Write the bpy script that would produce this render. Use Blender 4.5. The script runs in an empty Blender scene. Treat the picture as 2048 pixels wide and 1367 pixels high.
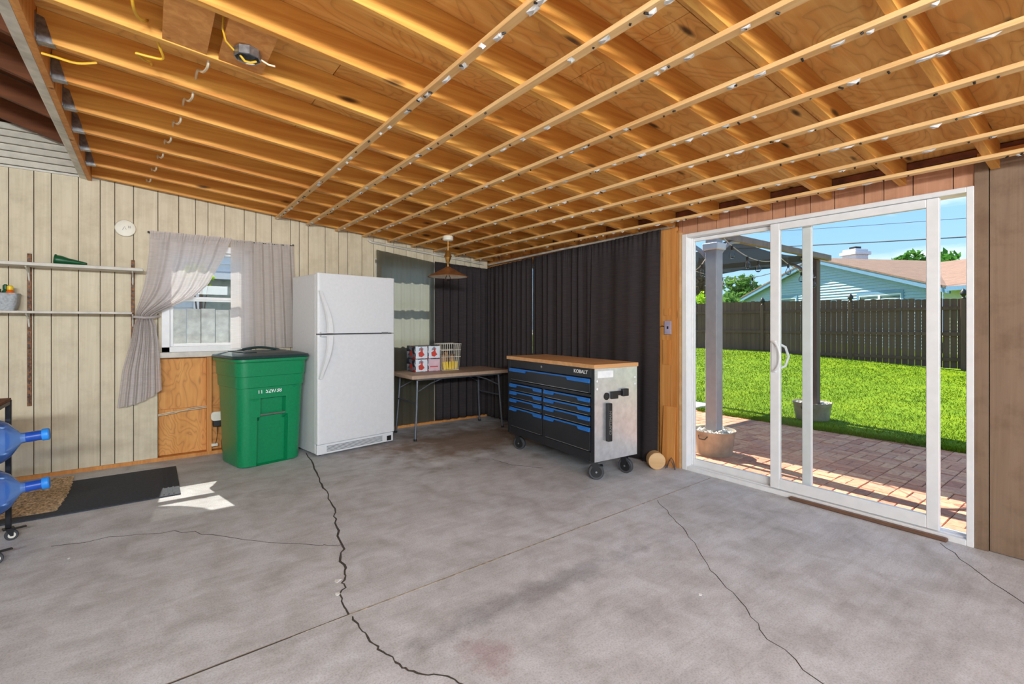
import bpy, bmesh, math, random
from mathutils import Vector, Matrix, Euler
random.seed(7)
sc = bpy.context.scene
COL = sc.collection
PI = math.pi

# ------------------------------------------------------------------ camera
cam = bpy.data.cameras.new('camera'); cam_o = bpy.data.objects.new('camera', cam); COL.objects.link(cam_o)
cam.sensor_width = 36.0; cam.lens = 36.0 * 960.0 / 2048.0; cam.shift_y = -35.5 / 2048.0
cam.clip_start = 0.02; cam.clip_end = 500
cam_o.location = (0, 0, 1.26); cam_o.rotation_euler = (PI / 2, 0, -math.radians(37.0))
sc.camera = cam_o
# ------------------------------------------------------------------ view
sc.view_settings.view_transform = 'Standard'; sc.view_settings.look = 'None'
sc.view_settings.gamma = 1.0; sc.view_settings.use_curve_mapping = False
sc.view_settings.exposure = 1.0
SKY = 0.79; SUN = 6.6; FILL = 80.0  # last value is the strength of the added fill lights
# ------------------------------------------------------------------ sky
def srgb(r, g, b, a=1.0):
    def f(c):
        c /= 255.0
        return c / 12.92 if c <= 0.04045 else ((c + 0.055) / 1.055) ** 2.4
    return (f(r), f(g), f(b), a)
w = bpy.data.worlds.new('sky'); sc.world = w; w.use_nodes = True
nt = w.node_tree; nt.nodes.clear()
def wn(t, **k):
    n = nt.nodes.new(t)
    for a, v in k.items(): setattr(n, a, v)
    return n
tc = wn('ShaderNodeTexCoord'); sep = wn('ShaderNodeSeparateXYZ'); nt.links.new(tc.outputs['Generated'], sep.inputs[0])
grad = wn('ShaderNodeValToRGB'); nt.links.new(sep.outputs['Z'], grad.inputs[0])
e = grad.color_ramp.elements
e[0].position = 0.0; e[0].color = (0.40, 0.60, 0.80, 1); e[1].position = 0.6; e[1].color = (0.16, 0.36, 0.68, 1)
m_ = e.new(0.22); m_.color = (0.24, 0.48, 0.80, 1)
mp = wn('ShaderNodeMapping'); mp.inputs['Scale'].default_value = (1.6, 1.6, 5.5); nt.links.new(tc.outputs['Generated'], mp.inputs[0])
nz = wn('ShaderNodeTexNoise'); nz.inputs['Scale'].default_value = 2.3; nz.inputs['Detail'].default_value = 8; nz.inputs['Roughness'].default_value = 0.55
nt.links.new(mp.outputs[0], nz.inputs['Vector'])
cr = wn('ShaderNodeValToRGB'); cr.color_ramp.elements[0].position = 0.55; cr.color_ramp.elements[1].position = 0.80
nt.links.new(nz.outputs['Fac'], cr.inputs[0])
mx = wn('ShaderNodeMixRGB'); mx.inputs[2].default_value = (0.92, 0.94, 0.97, 1)
nt.links.new(cr.outputs[0], mx.inputs[0]); nt.links.new(grad.outputs[0], mx.inputs[1])
bg = wn('ShaderNodeBackground'); bg.inputs['Strength'].default_value = SKY; nt.links.new(mx.outputs[0], bg.inputs[0])
wo = wn('ShaderNodeOutputWorld'); nt.links.new(bg.outputs[0], wo.inputs[0])
# ------------------------------------------------------------------ sun
sl = bpy.data.lights.new('sun', 'SUN'); sl.energy = SUN; sl.angle = math.radians(0.53); sl.color = (1.0, 0.95, 0.86)
so = bpy.data.objects.new('sun', sl); COL.objects.link(so)
so.rotation_euler = Vector((-0.10, -1.0, -1.12)).to_track_quat('-Z', 'Y').to_euler()

# ================================================================== materials
MATS = {}
def nodemat(name):
    m = bpy.data.materials.new(name); m.use_nodes = True
    t = m.node_tree; b = t.nodes['Principled BSDF']
    MATS[name] = m
    return m, t, b
def N(t, typ, **k):
    n = t.nodes.new(typ)
    for a, v in k.items():
        if a in n.inputs: n.inputs[a].default_value = v
        else: setattr(n, a, v)
    return n
def ramp(t, fac, stops):
    r = t.nodes.new('ShaderNodeValToRGB'); el = r.color_ramp.elements
    while len(el) < len(stops): el.new(0.5)
    for q, (p, c) in zip(el, stops): q.position = p; q.color = c
    t.links.new(fac, r.inputs[0]); return r.outputs[0]
def objcoord(t, rnd=True, scale=(1, 1, 1)):
    tcn = t.nodes.new('ShaderNodeTexCoord')
    mpn = N(t, 'ShaderNodeMapping'); mpn.inputs['Scale'].default_value = scale
    t.links.new(tcn.outputs['Object'], mpn.inputs[0])
    if rnd:
        oi = t.nodes.new('ShaderNodeObjectInfo'); mul = N(t, 'ShaderNodeMath', operation='MULTIPLY'); mul.inputs[1].default_value = 57.0
        t.links.new(oi.outputs['Random'], mul.inputs[0])
        cmb = t.nodes.new('ShaderNodeCombineXYZ')
        for i in range(3): t.links.new(mul.outputs[0], cmb.inputs[i])
        t.links.new(cmb.outputs[0], mpn.inputs['Location'])
    return mpn.outputs[0]
def mixc(t, fac, a, b, mode='MIX'):
    m = t.nodes.new('ShaderNodeMixRGB'); m.blend_type = mode
    for i, v in ((0, fac), (1, a), (2, b)):
        if hasattr(v, 'is_output'): t.links.new(v, m.inputs[i])
        else: m.inputs[i].default_value = v
    return m.outputs[0]
def bump(t, b, h, strength=0.3, dist=0.01):
    n = N(t, 'ShaderNodeBump'); n.inputs['Strength'].default_value = strength; n.inputs['Distance'].default_value = dist
    t.links.new(h, n.inputs['Height']); t.links.new(n.outputs[0], b.inputs['Normal'])
def noise(t, vec, scale, detail=4, rough=0.55, dist=0.0):
    n = N(t, 'ShaderNodeTexNoise'); n.inputs['Scale'].default_value = scale; n.inputs['Detail'].default_value = detail
    n.inputs['Roughness'].default_value = rough; n.inputs['Distortion'].default_value = dist
    t.links.new(vec, n.inputs['Vector']); return n.outputs['Fac']
def plain(name, col, rough=0.6, metal=0.0, var=0.06, nscale=14.0, bmp=0.0, spec=None):
    m, t, b = nodemat(name)
    v = objcoord(t); f = noise(t, v, nscale, 5)
    lo = tuple(c * (1 - var * 2.2) for c in col[:3]) + (1,); hi = tuple(min(1, c * (1 + var * 2.0)) for c in col[:3]) + (1,)
    t.links.new(ramp(t, f, [(0.3, lo), (0.7, hi)]), b.inputs['Base Color'])
    b.inputs['Roughness'].default_value = rough; b.inputs['Metallic'].default_value = metal
    if spec is not None: b.inputs['Specular IOR Level'].default_value = spec
    if bmp: bump(t, b, noise(t, v, nscale * 9, 3), bmp, 0.004)
    return m
def wood(name, dark, light, axis=0, knots=True, grain=1.0, rough=0.62, tint=0.22, swirl=0.0, spec=0.35, knotcol=(0.05, 0.017, 0.006, 1), rings=0.0):
    m, t, b = nodemat(name)
    s = [26 * grain] * 3; s[axis] = 1.1 * grain
    v = objcoord(t, True, tuple(s))
    f = noise(t, v, 1.0, 6, 0.6, 0.8 + swirl)
    col = ramp(t, f, [(0.22, dark), (0.5, tuple((a + c) / 2 for a, c in zip(dark, light))), (0.72, light)])
    if swirl:
        s2 = [5.0] * 3; s2[axis] = 1.5
        v3 = objcoord(t, True, tuple(s2)); wv = N(t, 'ShaderNodeTexWave'); wv.inputs['Scale'].default_value = 2.2
        wv.inputs['Distortion'].default_value = 11.0; wv.inputs['Detail'].default_value = 3.0; wv.inputs['Detail Scale'].default_value = 0.8
        t.links.new(v3, wv.inputs['Vector'])
        lines = ramp(t, wv.outputs['Fac'], [(0.0, (0.45, 0.33, 0.24, 1)), (0.28, (1, 1, 1, 1))])
        col = mixc(t, min(1.0, 0.35 * swirl), col, lines, 'MULTIPLY')
    if rings:
        sr = [1.0] * 3; sr[axis] = .45
        nr = noise(t, objcoord(t, True, tuple(sr)), rings, 2, .45, .6)
        mu = N(t, 'ShaderNodeMath', operation='MULTIPLY'); mu.inputs[1].default_value = 16.0; t.links.new(nr, mu.inputs[0])
        fc = N(t, 'ShaderNodeMath', operation='FRACT'); t.links.new(mu.outputs[0], fc.inputs[0])
        col = mixc(t, .45, col, ramp(t, fc.outputs[0], [(0.0, (.30, .18, .09, 1)), (.22, (.9, .8, .7, 1)), (.6, (1, 1, 1, 1)), (1.0, (.75, .62, .5, 1))]), 'MULTIPLY')
    oi = t.nodes.new('ShaderNodeObjectInfo')
    col = mixc(t, tint, col, ramp(t, oi.outputs['Random'], [(0.0, tuple(c * 0.55 for c in dark[:3]) + (1,)), (0.5, light), (1.0, dark)]))
    if knots:
        sk = [6.5] * 3; sk[axis] = 1.7
        vk = objcoord(t, True, tuple(sk)); vo = N(t, 'ShaderNodeTexVoronoi'); vo.inputs['Scale'].default_value = 1.0
        t.links.new(vk, vo.inputs['Vector'])
        kf = ramp(t, vo.outputs['Distance'], [(0.0, (1, 1, 1, 1)), (0.055, (0.85, 0.85, 0.85, 1)), (0.12, (0, 0, 0, 1))])
        col = mixc(t, kf, col, knotcol)
    t.links.new(col, b.inputs['Base Color'])
    b.inputs['Roughness'].default_value = rough; b.inputs['Specular IOR Level'].default_value = spec
    bump(t, b, f, 0.18, 0.003)
    return m
def cloth(name, col, transp=0.0, transl=0.3, tcol=None, weave=420.0, var=0.05):
    m = bpy.data.materials.new(name); m.use_nodes = True; t = m.node_tree; t.nodes.clear(); MATS[name] = m
    v = objcoord(t, False)
    wx = N(t, 'ShaderNodeTexNoise'); wx.inputs['Scale'].default_value = 1.0; wx.inputs['Detail'].default_value = 2
    mpn = N(t, 'ShaderNodeMapping'); mpn.inputs['Scale'].default_value = (12, 12, 260); t.links.new(v, mpn.inputs[0]); t.links.new(mpn.outputs[0], wx.inputs['Vector'])
    lo = tuple(c * (1 - 3 * var) for c in col[:3]) + (1,); hi = tuple(min(1, c * (1 + 3 * var)) for c in col[:3]) + (1,)
    cc = ramp(t, wx.outputs['Fac'], [(0.3, lo), (0.7, hi)])
    d = N(t, 'ShaderNodeBsdfDiffuse'); t.links.new(cc, d.inputs['Color'])
    tr = N(t, 'ShaderNodeBsdfTranslucent'); tr.inputs['Color'].default_value = tcol or col
    m1 = N(t, 'ShaderNodeMixShader'); m1.inputs[0].default_value = transl; t.links.new(d.outputs[0], m1.inputs[1]); t.links.new(tr.outputs[0], m1.inputs[2])
    out = N(t, 'ShaderNodeOutputMaterial'); last = m1.outputs[0]
    if transp:
        tp = N(t, 'ShaderNodeBsdfTransparent'); m2 = N(t, 'ShaderNodeMixShader'); m2.inputs[0].default_value = transp
        t.links.new(last, m2.inputs[1]); t.links.new(tp.outputs[0], m2.inputs[2]); last = m2.outputs[0]
    t.links.new(last, out.inputs[0]); return m
def glassy(name, col=(1, 1, 1, 1), gloss=0.08, rough=0.0):
    m = bpy.data.materials.new(name); m.use_nodes = True; t = m.node_tree; t.nodes.clear(); MATS[name] = m
    tp = N(t, 'ShaderNodeBsdfTransparent'); tp.inputs[0].default_value = col
    g = N(t, 'ShaderNodeBsdfGlossy'); g.inputs['Roughness'].default_value = rough
    fr = N(t, 'ShaderNodeFresnel'); fr.inputs['IOR'].default_value = 1.35
    ms = N(t, 'ShaderNodeMath', operation='MULTIPLY'); ms.inputs[1].default_value = gloss * 10; t.links.new(fr.outputs[0], ms.inputs[0])
    mxs = N(t, 'ShaderNodeMixShader'); t.links.new(ms.outputs[0], mxs.inputs[0])
    t.links.new(tp.outputs[0], mxs.inputs[1]); t.links.new(g.outputs[0], mxs.inputs[2])
    out = N(t, 'ShaderNodeOutputMaterial'); t.links.new(mxs.outputs[0], out.inputs[0]); return m
def concrete():
    m, t, b = nodemat('concrete_floor')
    v = objcoord(t, False)
    big = noise(t, v, 0.9, 5, 0.6); mid = noise(t, v, 5.0, 6, 0.65, 0.4); fine = noise(t, v, 130, 3, 0.7)
    mpn = N(t, 'ShaderNodeMapping'); mpn.inputs['Scale'].default_value = (2.2, 26, 1); mpn.inputs['Rotation'].default_value = (0, 0, 0.35); t.links.new(v, mpn.inputs[0])
    streak = noise(t, mpn.outputs[0], 1.0, 4, 0.6, 0.5)
    col = ramp(t, big, [(0.3, srgb(196, 195, 197)), (0.5, srgb(208, 208, 211)), (0.72, srgb(217, 218, 223))])
    col = mixc(t, 0.85, col, ramp(t, mid, [(0.25, srgb(206, 201, 196)), (0.6, (1, 1, 1, 1))]), 'MULTIPLY')
    col = mixc(t, 0.35, col, ramp(t, streak, [(0.25, srgb(212, 208, 205)), (0.6, (1, 1, 1, 1))]), 'MULTIPLY')
    col = mixc(t, 0.8, col, ramp(t, fine, [(0.25, srgb(200, 197, 194)), (0.55, (1, 1, 1, 1))]), 'MULTIPLY')
    # oil-dark tracks and one reddish paint stain, soft-edged blobs at their own places on the slab
    def blob(cx, cy, rx, ry, edge, colr, amt):
        nonlocal col
        mpb = N(t, 'ShaderNodeMapping'); mpb.vector_type = 'TEXTURE'
        mpb.inputs['Location'].default_value = (cx, cy, 0); mpb.inputs['Scale'].default_value = (rx, ry, 1)
        t.links.new(v, mpb.inputs[0])
        ln = N(t, 'ShaderNodeVectorMath', operation='LENGTH'); t.links.new(mpb.outputs[0], ln.inputs[0])
        ad = N(t, 'ShaderNodeMath', operation='ADD'); t.links.new(ln.outputs['Value'], ad.inputs[0])
        ns = noise(t, v, edge, 5, 0.7); mm = N(t, 'ShaderNodeMath', operation='MULTIPLY_ADD'); mm.inputs[1].default_value = 2.4; mm.inputs[2].default_value = -1.2
        t.links.new(ns, mm.inputs[0]); t.links.new(mm.outputs[0], ad.inputs[1])
        f = ramp(t, ad.outputs[0], [(0.35, (amt,) * 3 + (1,)), (1.0, (0, 0, 0, 1))])
        col = mixc(t, f, col, mixc(t, 1.0, col, colr, 'MULTIPLY'))
    blob(1.55, 1.74, 1.0, 0.10, 6, srgb(196, 196, 198), 0.6)
    blob(2.8, 4.5, 1.3, 0.9, 2.5, srgb(196, 172, 150), 0.9)
    blob(1.03, 1.52, 0.11, 0.15, 9, srgb(215, 185, 185), 0.6)
    t.links.new(col, b.inputs['Base Color']); b.inputs['Roughness'].default_value = 0.72; b.inputs['Specular IOR Level'].default_value = 0.3
    h = mixc(t, 0.5, fine, mid); bump(t, b, h, 0.25, 0.004)
    return m
def panelmat(name, c1, c2, dirt=0.25):
    m, t, b = nodemat(name)
    v = objcoord(t, True, (26, 26, 0.9)); f = noise(t, v, 1.0, 5, 0.6, 1.2)
    col = ramp(t, f, [(0.25, c1), (0.7, c2)])
    v2 = objcoord(t, True); d = noise(t, v2, 4.5, 6, 0.7)
    col = mixc(t, dirt, col, ramp(t, d, [(0.3, srgb(160, 140, 112)), (0.55, (1, 1, 1, 1))]), 'MULTIPLY')
    t.links.new(col, b.inputs['Base Color']); b.inputs['Roughness'].default_value = 0.6; b.inputs['Specular IOR Level'].default_value = 0.3
    bump(t, b, f, 0.12, 0.002); return m

M = {}
M['concrete'] = concrete()
M['rafter'] = wood('rafter_wood', srgb(190, 100, 24), srgb(254, 196, 100), 0, True, 0.8, 0.5, 0.2)
M['strip'] = wood('furring_wood', srgb(206, 150, 86), srgb(246, 208, 150), 1, False, 1.0, 0.6, 0.2)
M['ply'] = wood('sheathing_ply', srgb(222, 142, 52), srgb(255, 216, 134), 0, True, 0.6, 0.65, 0.25, 0.0, rings=4.0)
M['plywall'] = wood('bay_plywood', srgb(206, 132, 60), srgb(240, 178, 104), 2, True, 0.35, 0.6, 0.05, 0.0, rings=4.5)
M['stud'] = wood('stud_wood', srgb(190, 112, 44), srgb(234, 168, 96), 2, True, 0.8, 0.6, 0.2)
M['darkwood'] = wood('old_dark_wood', srgb(84, 44, 22), srgb(128, 74, 40), 0, False, 0.8, 0.7, 0.2)
M['beige'] = panelmat('beige_panel_paint', srgb(206, 192, 164), srgb(222, 210, 184))
M['tan'] = panelmat('beige_panel_shaded', srgb(128, 104, 84), srgb(144, 120, 99), 0.4)  # right wall: beige boards with their backlit shade put into the colour
M['headerwarm'] = panelmat('header_panel_warm_bounce', srgb(186, 134, 104), srgb(204, 152, 120), 0.3)  # door header: warm bounce from the ceiling put into the board colour
M['groove'] = plain('groove_dark', srgb(70, 54, 40), 0.9)
M['white'] = plain('white_vinyl', srgb(232, 232, 232), 0.4, var=0.02)
M['sidingwhite'] = plain('white_siding', srgb(222, 216, 202), 0.5, var=0.05)
M['metalwhite'] = plain('old_white_metal', srgb(206, 200, 188), 0.45, var=0.14, nscale=9)
M['galv'] = plain('galvanised_steel', srgb(150, 152, 155), 0.38, 0.85, var=0.18, nscale=40)
M['insul'] = plain('kraft_insulation', srgb(120, 66, 44), 0.6, var=0.25, nscale=10, bmp=0.4)
M['glass'] = glassy('window_glass', (0.97, 0.985, 0.98, 1), 0.06)
M['fridge'] = plain('fridge_enamel', srgb(228, 229, 231), 0.32, var=0.015, nscale=40, bmp=0.06)
M['fridgeseal'] = plain('grey_gasket', srgb(120, 121, 124), 0.6)
M['blackplastic'] = plain('black_plastic', srgb(28, 28, 30), 0.45)
M['green'] = plain('green_hdpe', srgb(12, 134, 84), 0.3, var=0.05, nscale=60, bmp=0.08)
M['lid'] = plain('dark_lid', srgb(38, 62, 62), 0.38, var=0.08, nscale=60, bmp=0.05)
M['ink'] = plain('white_ink', srgb(236, 236, 236), 0.6)
M['steel'] = plain('steel_bar', srgb(176, 178, 180), 0.32, 0.9)
M['brushed'] = plain('brushed_steel', srgb(222, 222, 224), 0.3, 0.75, var=0.05, nscale=20)
M['cabblack'] = plain('cabinet_black', srgb(30, 32, 38), 0.34, var=0.05)
M['cabblue'] = plain('cabinet_blue', srgb(32, 112, 196), 0.4, var=0.05)
M['rubber'] = plain('grey_rubber', srgb(64, 65, 69), 0.6)
M['topwood'] = wood('butcher_block', srgb(196, 140, 88), srgb(226, 176, 124), 1, False, 0.7, 0.45, 0.05)
M['tabletop'] = plain('table_plastic', srgb(186, 158, 136), 0.55, var=0.05)
M['tableleg'] = plain('grey_tube', srgb(110, 114, 122), 0.4, 0.5)
M['blackcloth'] = cloth('black_curtain', srgb(66, 60, 61), 0.0, 0.08, var=0.05)
M['sheerblack'] = cloth('thin_charcoal_curtain', srgb(70, 68, 66), 0.05, 0.5, srgb(186, 186, 168))
M['greycloth'] = cloth('grey_sheer', srgb(224, 217, 215), 0.14, 0.5, srgb(222, 216, 214))
M['greycloth2'] = cloth('grey_sheer_gathered', srgb(226, 218, 217), 0.10, 0.42, srgb(222, 216, 214))
M['brass'] = plain('aged_brass', srgb(186, 138, 72), 0.35, 0.8, var=0.12)
M['copper'] = plain('bronze_shade', srgb(150, 98, 58), 0.45, 0.35, var=0.15)
M['shadein'] = plain('shade_inside', srgb(226, 214, 196), 0.6)
M['bulbglass'] = glassy('clear_bulb_glass', (0.94, 0.96, 0.97, 1), 0.12)
M['rust'] = plain('rusty_standard', srgb(124, 84, 56), 0.65, 0.3, var=0.35, nscale=40)
M['shelf'] = plain('painted_shelf', srgb(208, 202, 192), 0.55, var=0.06)
M['basket'] = plain('grey_plastic_basket', srgb(168, 172, 176), 0.6, var=0.12, nscale=70)
M['greenplastic'] = plain('dark_green_plastic', srgb(12, 84, 48), 0.4)
M['orange'] = plain('orange_plastic', srgb(238, 108, 22), 0.4)
M['yellow'] = plain('yellow_plastic', srgb(246, 206, 36), 0.4)
M['red'] = plain('red_plastic', srgb(206, 44, 24), 0.4)
M['cream'] = plain('cream_plastic', srgb(236, 230, 214), 0.45, var=0.02)
M['greyink'] = plain('grey_ink', srgb(120, 116, 110), 0.6)
M['coir'] = plain('coir_rope', srgb(206, 174, 136), 0.9, var=0.34, nscale=34, bmp=0.8)
M['matrubber'] = plain('charcoal_ribbed_mat', srgb(54, 60, 70), 0.8, var=0.15, nscale=60, bmp=0.5)
M['rackblack'] = plain('rack_black', srgb(24, 24, 28), 0.4, 0.2)
def jugmat():
    m = bpy.data.materials.new('blue_polycarbonate'); m.use_nodes = True; t = m.node_tree; t.nodes.clear(); MATS['jug'] = m
    tp = N(t, 'ShaderNodeBsdfTransparent'); tp.inputs[0].default_value = (.62, .80, 1.0, 1)
    d = N(t, 'ShaderNodeBsdfDiffuse'); d.inputs[0].default_value = srgb(96, 150, 236); tr = N(t, 'ShaderNodeBsdfTranslucent'); tr.inputs[0].default_value = srgb(120, 170, 246)
    a1 = N(t, 'ShaderNodeAddShader'); t.links.new(d.outputs[0], a1.inputs[0]); t.links.new(tr.outputs[0], a1.inputs[1])
    m1 = N(t, 'ShaderNodeMixShader'); m1.inputs[0].default_value = .30; t.links.new(tp.outputs[0], m1.inputs[1]); t.links.new(a1.outputs[0], m1.inputs[2])
    g = N(t, 'ShaderNodeBsdfGlossy'); g.inputs['Roughness'].default_value = .05; fr = N(t, 'ShaderNodeFresnel'); fr.inputs['IOR'].default_value = 1.4
    m2 = N(t, 'ShaderNodeMixShader'); t.links.new(fr.outputs[0], m2.inputs[0]); t.links.new(m1.outputs[0], m2.inputs[1]); t.links.new(g.outputs[0], m2.inputs[2])
    out = N(t, 'ShaderNodeOutputMaterial'); t.links.new(m2.outputs[0], out.inputs[0]); return m
M['jug'] = jugmat()
M['jugneck'] = plain('blue_neck_band', srgb(30, 76, 172), 0.3)
M['jugcap'] = plain('blue_cap', srgb(40, 140, 232), 0.45)
M['yellowcable'] = plain('yellow_cable', srgb(226, 176, 48), 0.5)
M['whitecable'] = plain('white_cable', srgb(222, 204, 176), 0.5)
M['logface'] = wood('cut_log', srgb(190, 146, 96), srgb(222, 184, 138), 0, False, 0.4, 0.7, 0.05)
M['plate'] = plain('lilac_plate', srgb(176, 166, 190), 0.5)
M['crack'] = plain('crack_dark', srgb(70, 62, 56), 0.95)
M['joint'] = plain('joint_filler', srgb(160, 148, 132), 0.95, var=0.2, nscale=40)
M['plaster'] = plain('plaster_bits', srgb(238, 232, 220), 0.9, var=0.2)
M['nail'] = plain('nail_dark', srgb(52, 46, 42), 0.5, 0.5)
M['threshold'] = plain('brown_threshold', srgb(112, 82, 64), 0.45)
# outdoors
def brickmat():
    m, t, b = nodemat('patio_brick')
    at = N(t, 'ShaderNodeAttribute'); at.attribute_name = 'rnd'
    oi = t.nodes.new('ShaderNodeObjectInfo'); ad = N(t, 'ShaderNodeMath', operation='ADD'); t.links.new(at.outputs['Fac'], ad.inputs[0]); t.links.new(oi.outputs['Random'], ad.inputs[1])
    fr = N(t, 'ShaderNodeMath', operation='FRACT'); t.links.new(ad.outputs[0], fr.inputs[0])
    col = ramp(t, fr.outputs[0], [(0.0, srgb(186, 124, 98)), (0.4, srgb(206, 144, 112)), (0.7, srgb(218, 164, 128)), (1.0, srgb(196, 142, 118))])
    v = objcoord(t); f = noise(t, v, 30, 5, 0.7)
    col = mixc(t, 0.7, col, ramp(t, f, [(0.3, srgb(180, 172, 166)), (0.6, (1, 1, 1, 1))]), 'MULTIPLY')
    t.links.new(col, b.inputs['Base Color']); b.inputs['Roughness'].default_value = 0.85; bump(t, b, f, 0.4, 0.003); return m
M['brick'] = brickmat()
M['sand'] = plain('joint_sand', srgb(96, 78, 64), 0.95, var=0.2)
def grassmat():
    m, t, b = nodemat('grass')
    v = objcoord(t, False); f = noise(t, v, 1.6, 4, 0.6); g = noise(t, v, 30, 3, 0.7)
    col = ramp(t, f, [(0.3, (0.125, 0.21, 0.003, 1)), (0.7, (0.225, 0.30, 0.008, 1))])
    col = mixc(t, 0.6, col, ramp(t, g, [(0.3, srgb(150, 190, 120)), (0.65, (1, 1, 1, 1))]), 'MULTIPLY')
    t.links.new(col, b.inputs['Base Color']); b.inputs['Roughness'].default_value = 0.7
    b.inputs['Specular IOR Level'].default_value = 0.1; return m
M['grass'] = grassmat()
M['soil'] = plain('soil', srgb(120, 92, 62), 0.95, var=0.2)
M['paverpale'] = plain('pale_concrete_paver', srgb(214, 204, 186), 0.9, var=0.08)
M['fence'] = wood('dark_fence_wood', srgb(80, 58, 48), srgb(112, 84, 72), 2, False, 0.4, 0.8, 0.3)  # dark brown boards, paler along the grain
M['finial'] = plain('black_finial', srgb(40, 36, 34), 0.5)
M['teal'] = plain('teal_siding', srgb(168, 192, 210), 0.6, var=0.03)
M['tealtrim'] = plain('blue_trim', srgb(112, 150, 182), 0.55, var=0.03)
def shinglemat():
    m, t, b = nodemat('brown_shingles'); v = objcoord(t, False, (1, 1, 1)); f = noise(t, v, 3.2, 5, 0.7)
    br = N(t, 'ShaderNodeTexBrick'); br.inputs['Scale'].default_value = 4.0; t.links.new(v, br.inputs['Vector'])
    br.inputs['Color1'].default_value = srgb(146, 114, 92); br.inputs['Color2'].default_value = srgb(122, 94, 76); br.inputs['Mortar'].default_value = srgb(92, 70, 58)
    col = mixc(t, 0.5, br.outputs['Color'], ramp(t, f, [(0.3, srgb(116, 88, 72)), (0.7, srgb(156, 124, 104))]))
    t.links.new(col, b.inputs['Base Color']); b.inputs['Roughness'].default_value = 0.9; return m
M['shingle'] = shinglemat()
M['chimney'] = plain('white_chimney', srgb(214, 216, 222), 0.7, var=0.05)
M['darkglass'] = plain('far_window_glass', srgb(92, 110, 104), 0.1, var=0.1)
M['postgrey'] = plain('grey_gazebo_post', srgb(156, 152, 156), 0.5, 0.1, var=0.04)
M['postwhite'] = plain('white_gazebo_post', srgb(208, 206, 208), 0.5, var=0.04)
M['postdark'] = wood('weathered_post', srgb(86, 74, 66), srgb(124, 108, 98), 2, False, 0.7, 0.8, 0.1)
M['beam'] = plain('taupe_beam', srgb(126, 108, 98), 0.6, var=0.1)
M['canopy'] = cloth('navy_canopy', srgb(40, 45, 64), 0.05, 0.05, srgb(90, 92, 70), var=0.08)
M['tub'] = plain('weathered_tub', srgb(172, 158, 140), 0.55, 0.25, var=0.12, nscale=8)
M['stone'] = plain('white_pebble', srgb(206, 200, 192), 0.8, var=0.15)
M['wire'] = plain('dark_wire', srgb(66, 66, 72), 0.6)
M['bulbwire'] = plain('pale_wire', srgb(186, 178, 168), 0.6)
def leafmat(name, c1, c2):
    m = bpy.data.materials.new(name); m.use_nodes = True; t = m.node_tree; t.nodes.clear(); MATS[name] = m
    v = objcoord(t, False); f = noise(t, v, 2.5, 3); cc = ramp(t, f, [(0.3, c1), (0.7, c2)])
    d = N(t, 'ShaderNodeBsdfDiffuse'); t.links.new(cc, d.inputs[0]); tr = N(t, 'ShaderNodeBsdfTranslucent'); t.links.new(cc, tr.inputs[0])
    mxs = N(t, 'ShaderNodeMixShader'); mxs.inputs[0].default_value = 0.4; t.links.new(d.outputs[0], mxs.inputs[1]); t.links.new(tr.outputs[0], mxs.inputs[2])
    out = N(t, 'ShaderNodeOutputMaterial'); t.links.new(mxs.outputs[0], out.inputs[0]); return m
M['leafgreen'] = leafmat('mid_green_leaves', srgb(74, 118, 50), srgb(128, 164, 84))
M['leaflime'] = leafmat('lime_leaves', srgb(132, 176, 30), srgb(186, 212, 60))
M['leafdark'] = leafmat('bronze_leaves', srgb(80, 66, 50), srgb(146, 120, 92))
M['leafdeep'] = leafmat('deep_green_leaves', srgb(58, 110, 40), srgb(100, 150, 64))
M['bark'] = plain('bark', srgb(96, 78, 62), 0.9, var=0.2)
M['redroof'] = plain('red_brown_roof', srgb(150, 92, 76), 0.9, var=0.12)
M['greysiding'] = plain('pale_grey_siding', srgb(204, 208, 212), 0.6, var=0.03)
M['greyfence'] = plain('grey_board_fence', srgb(150, 154, 158), 0.8, var=0.1)
M['driveway'] = plain('driveway_concrete', srgb(176, 170, 162), 0.9, var=0.06)

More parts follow.
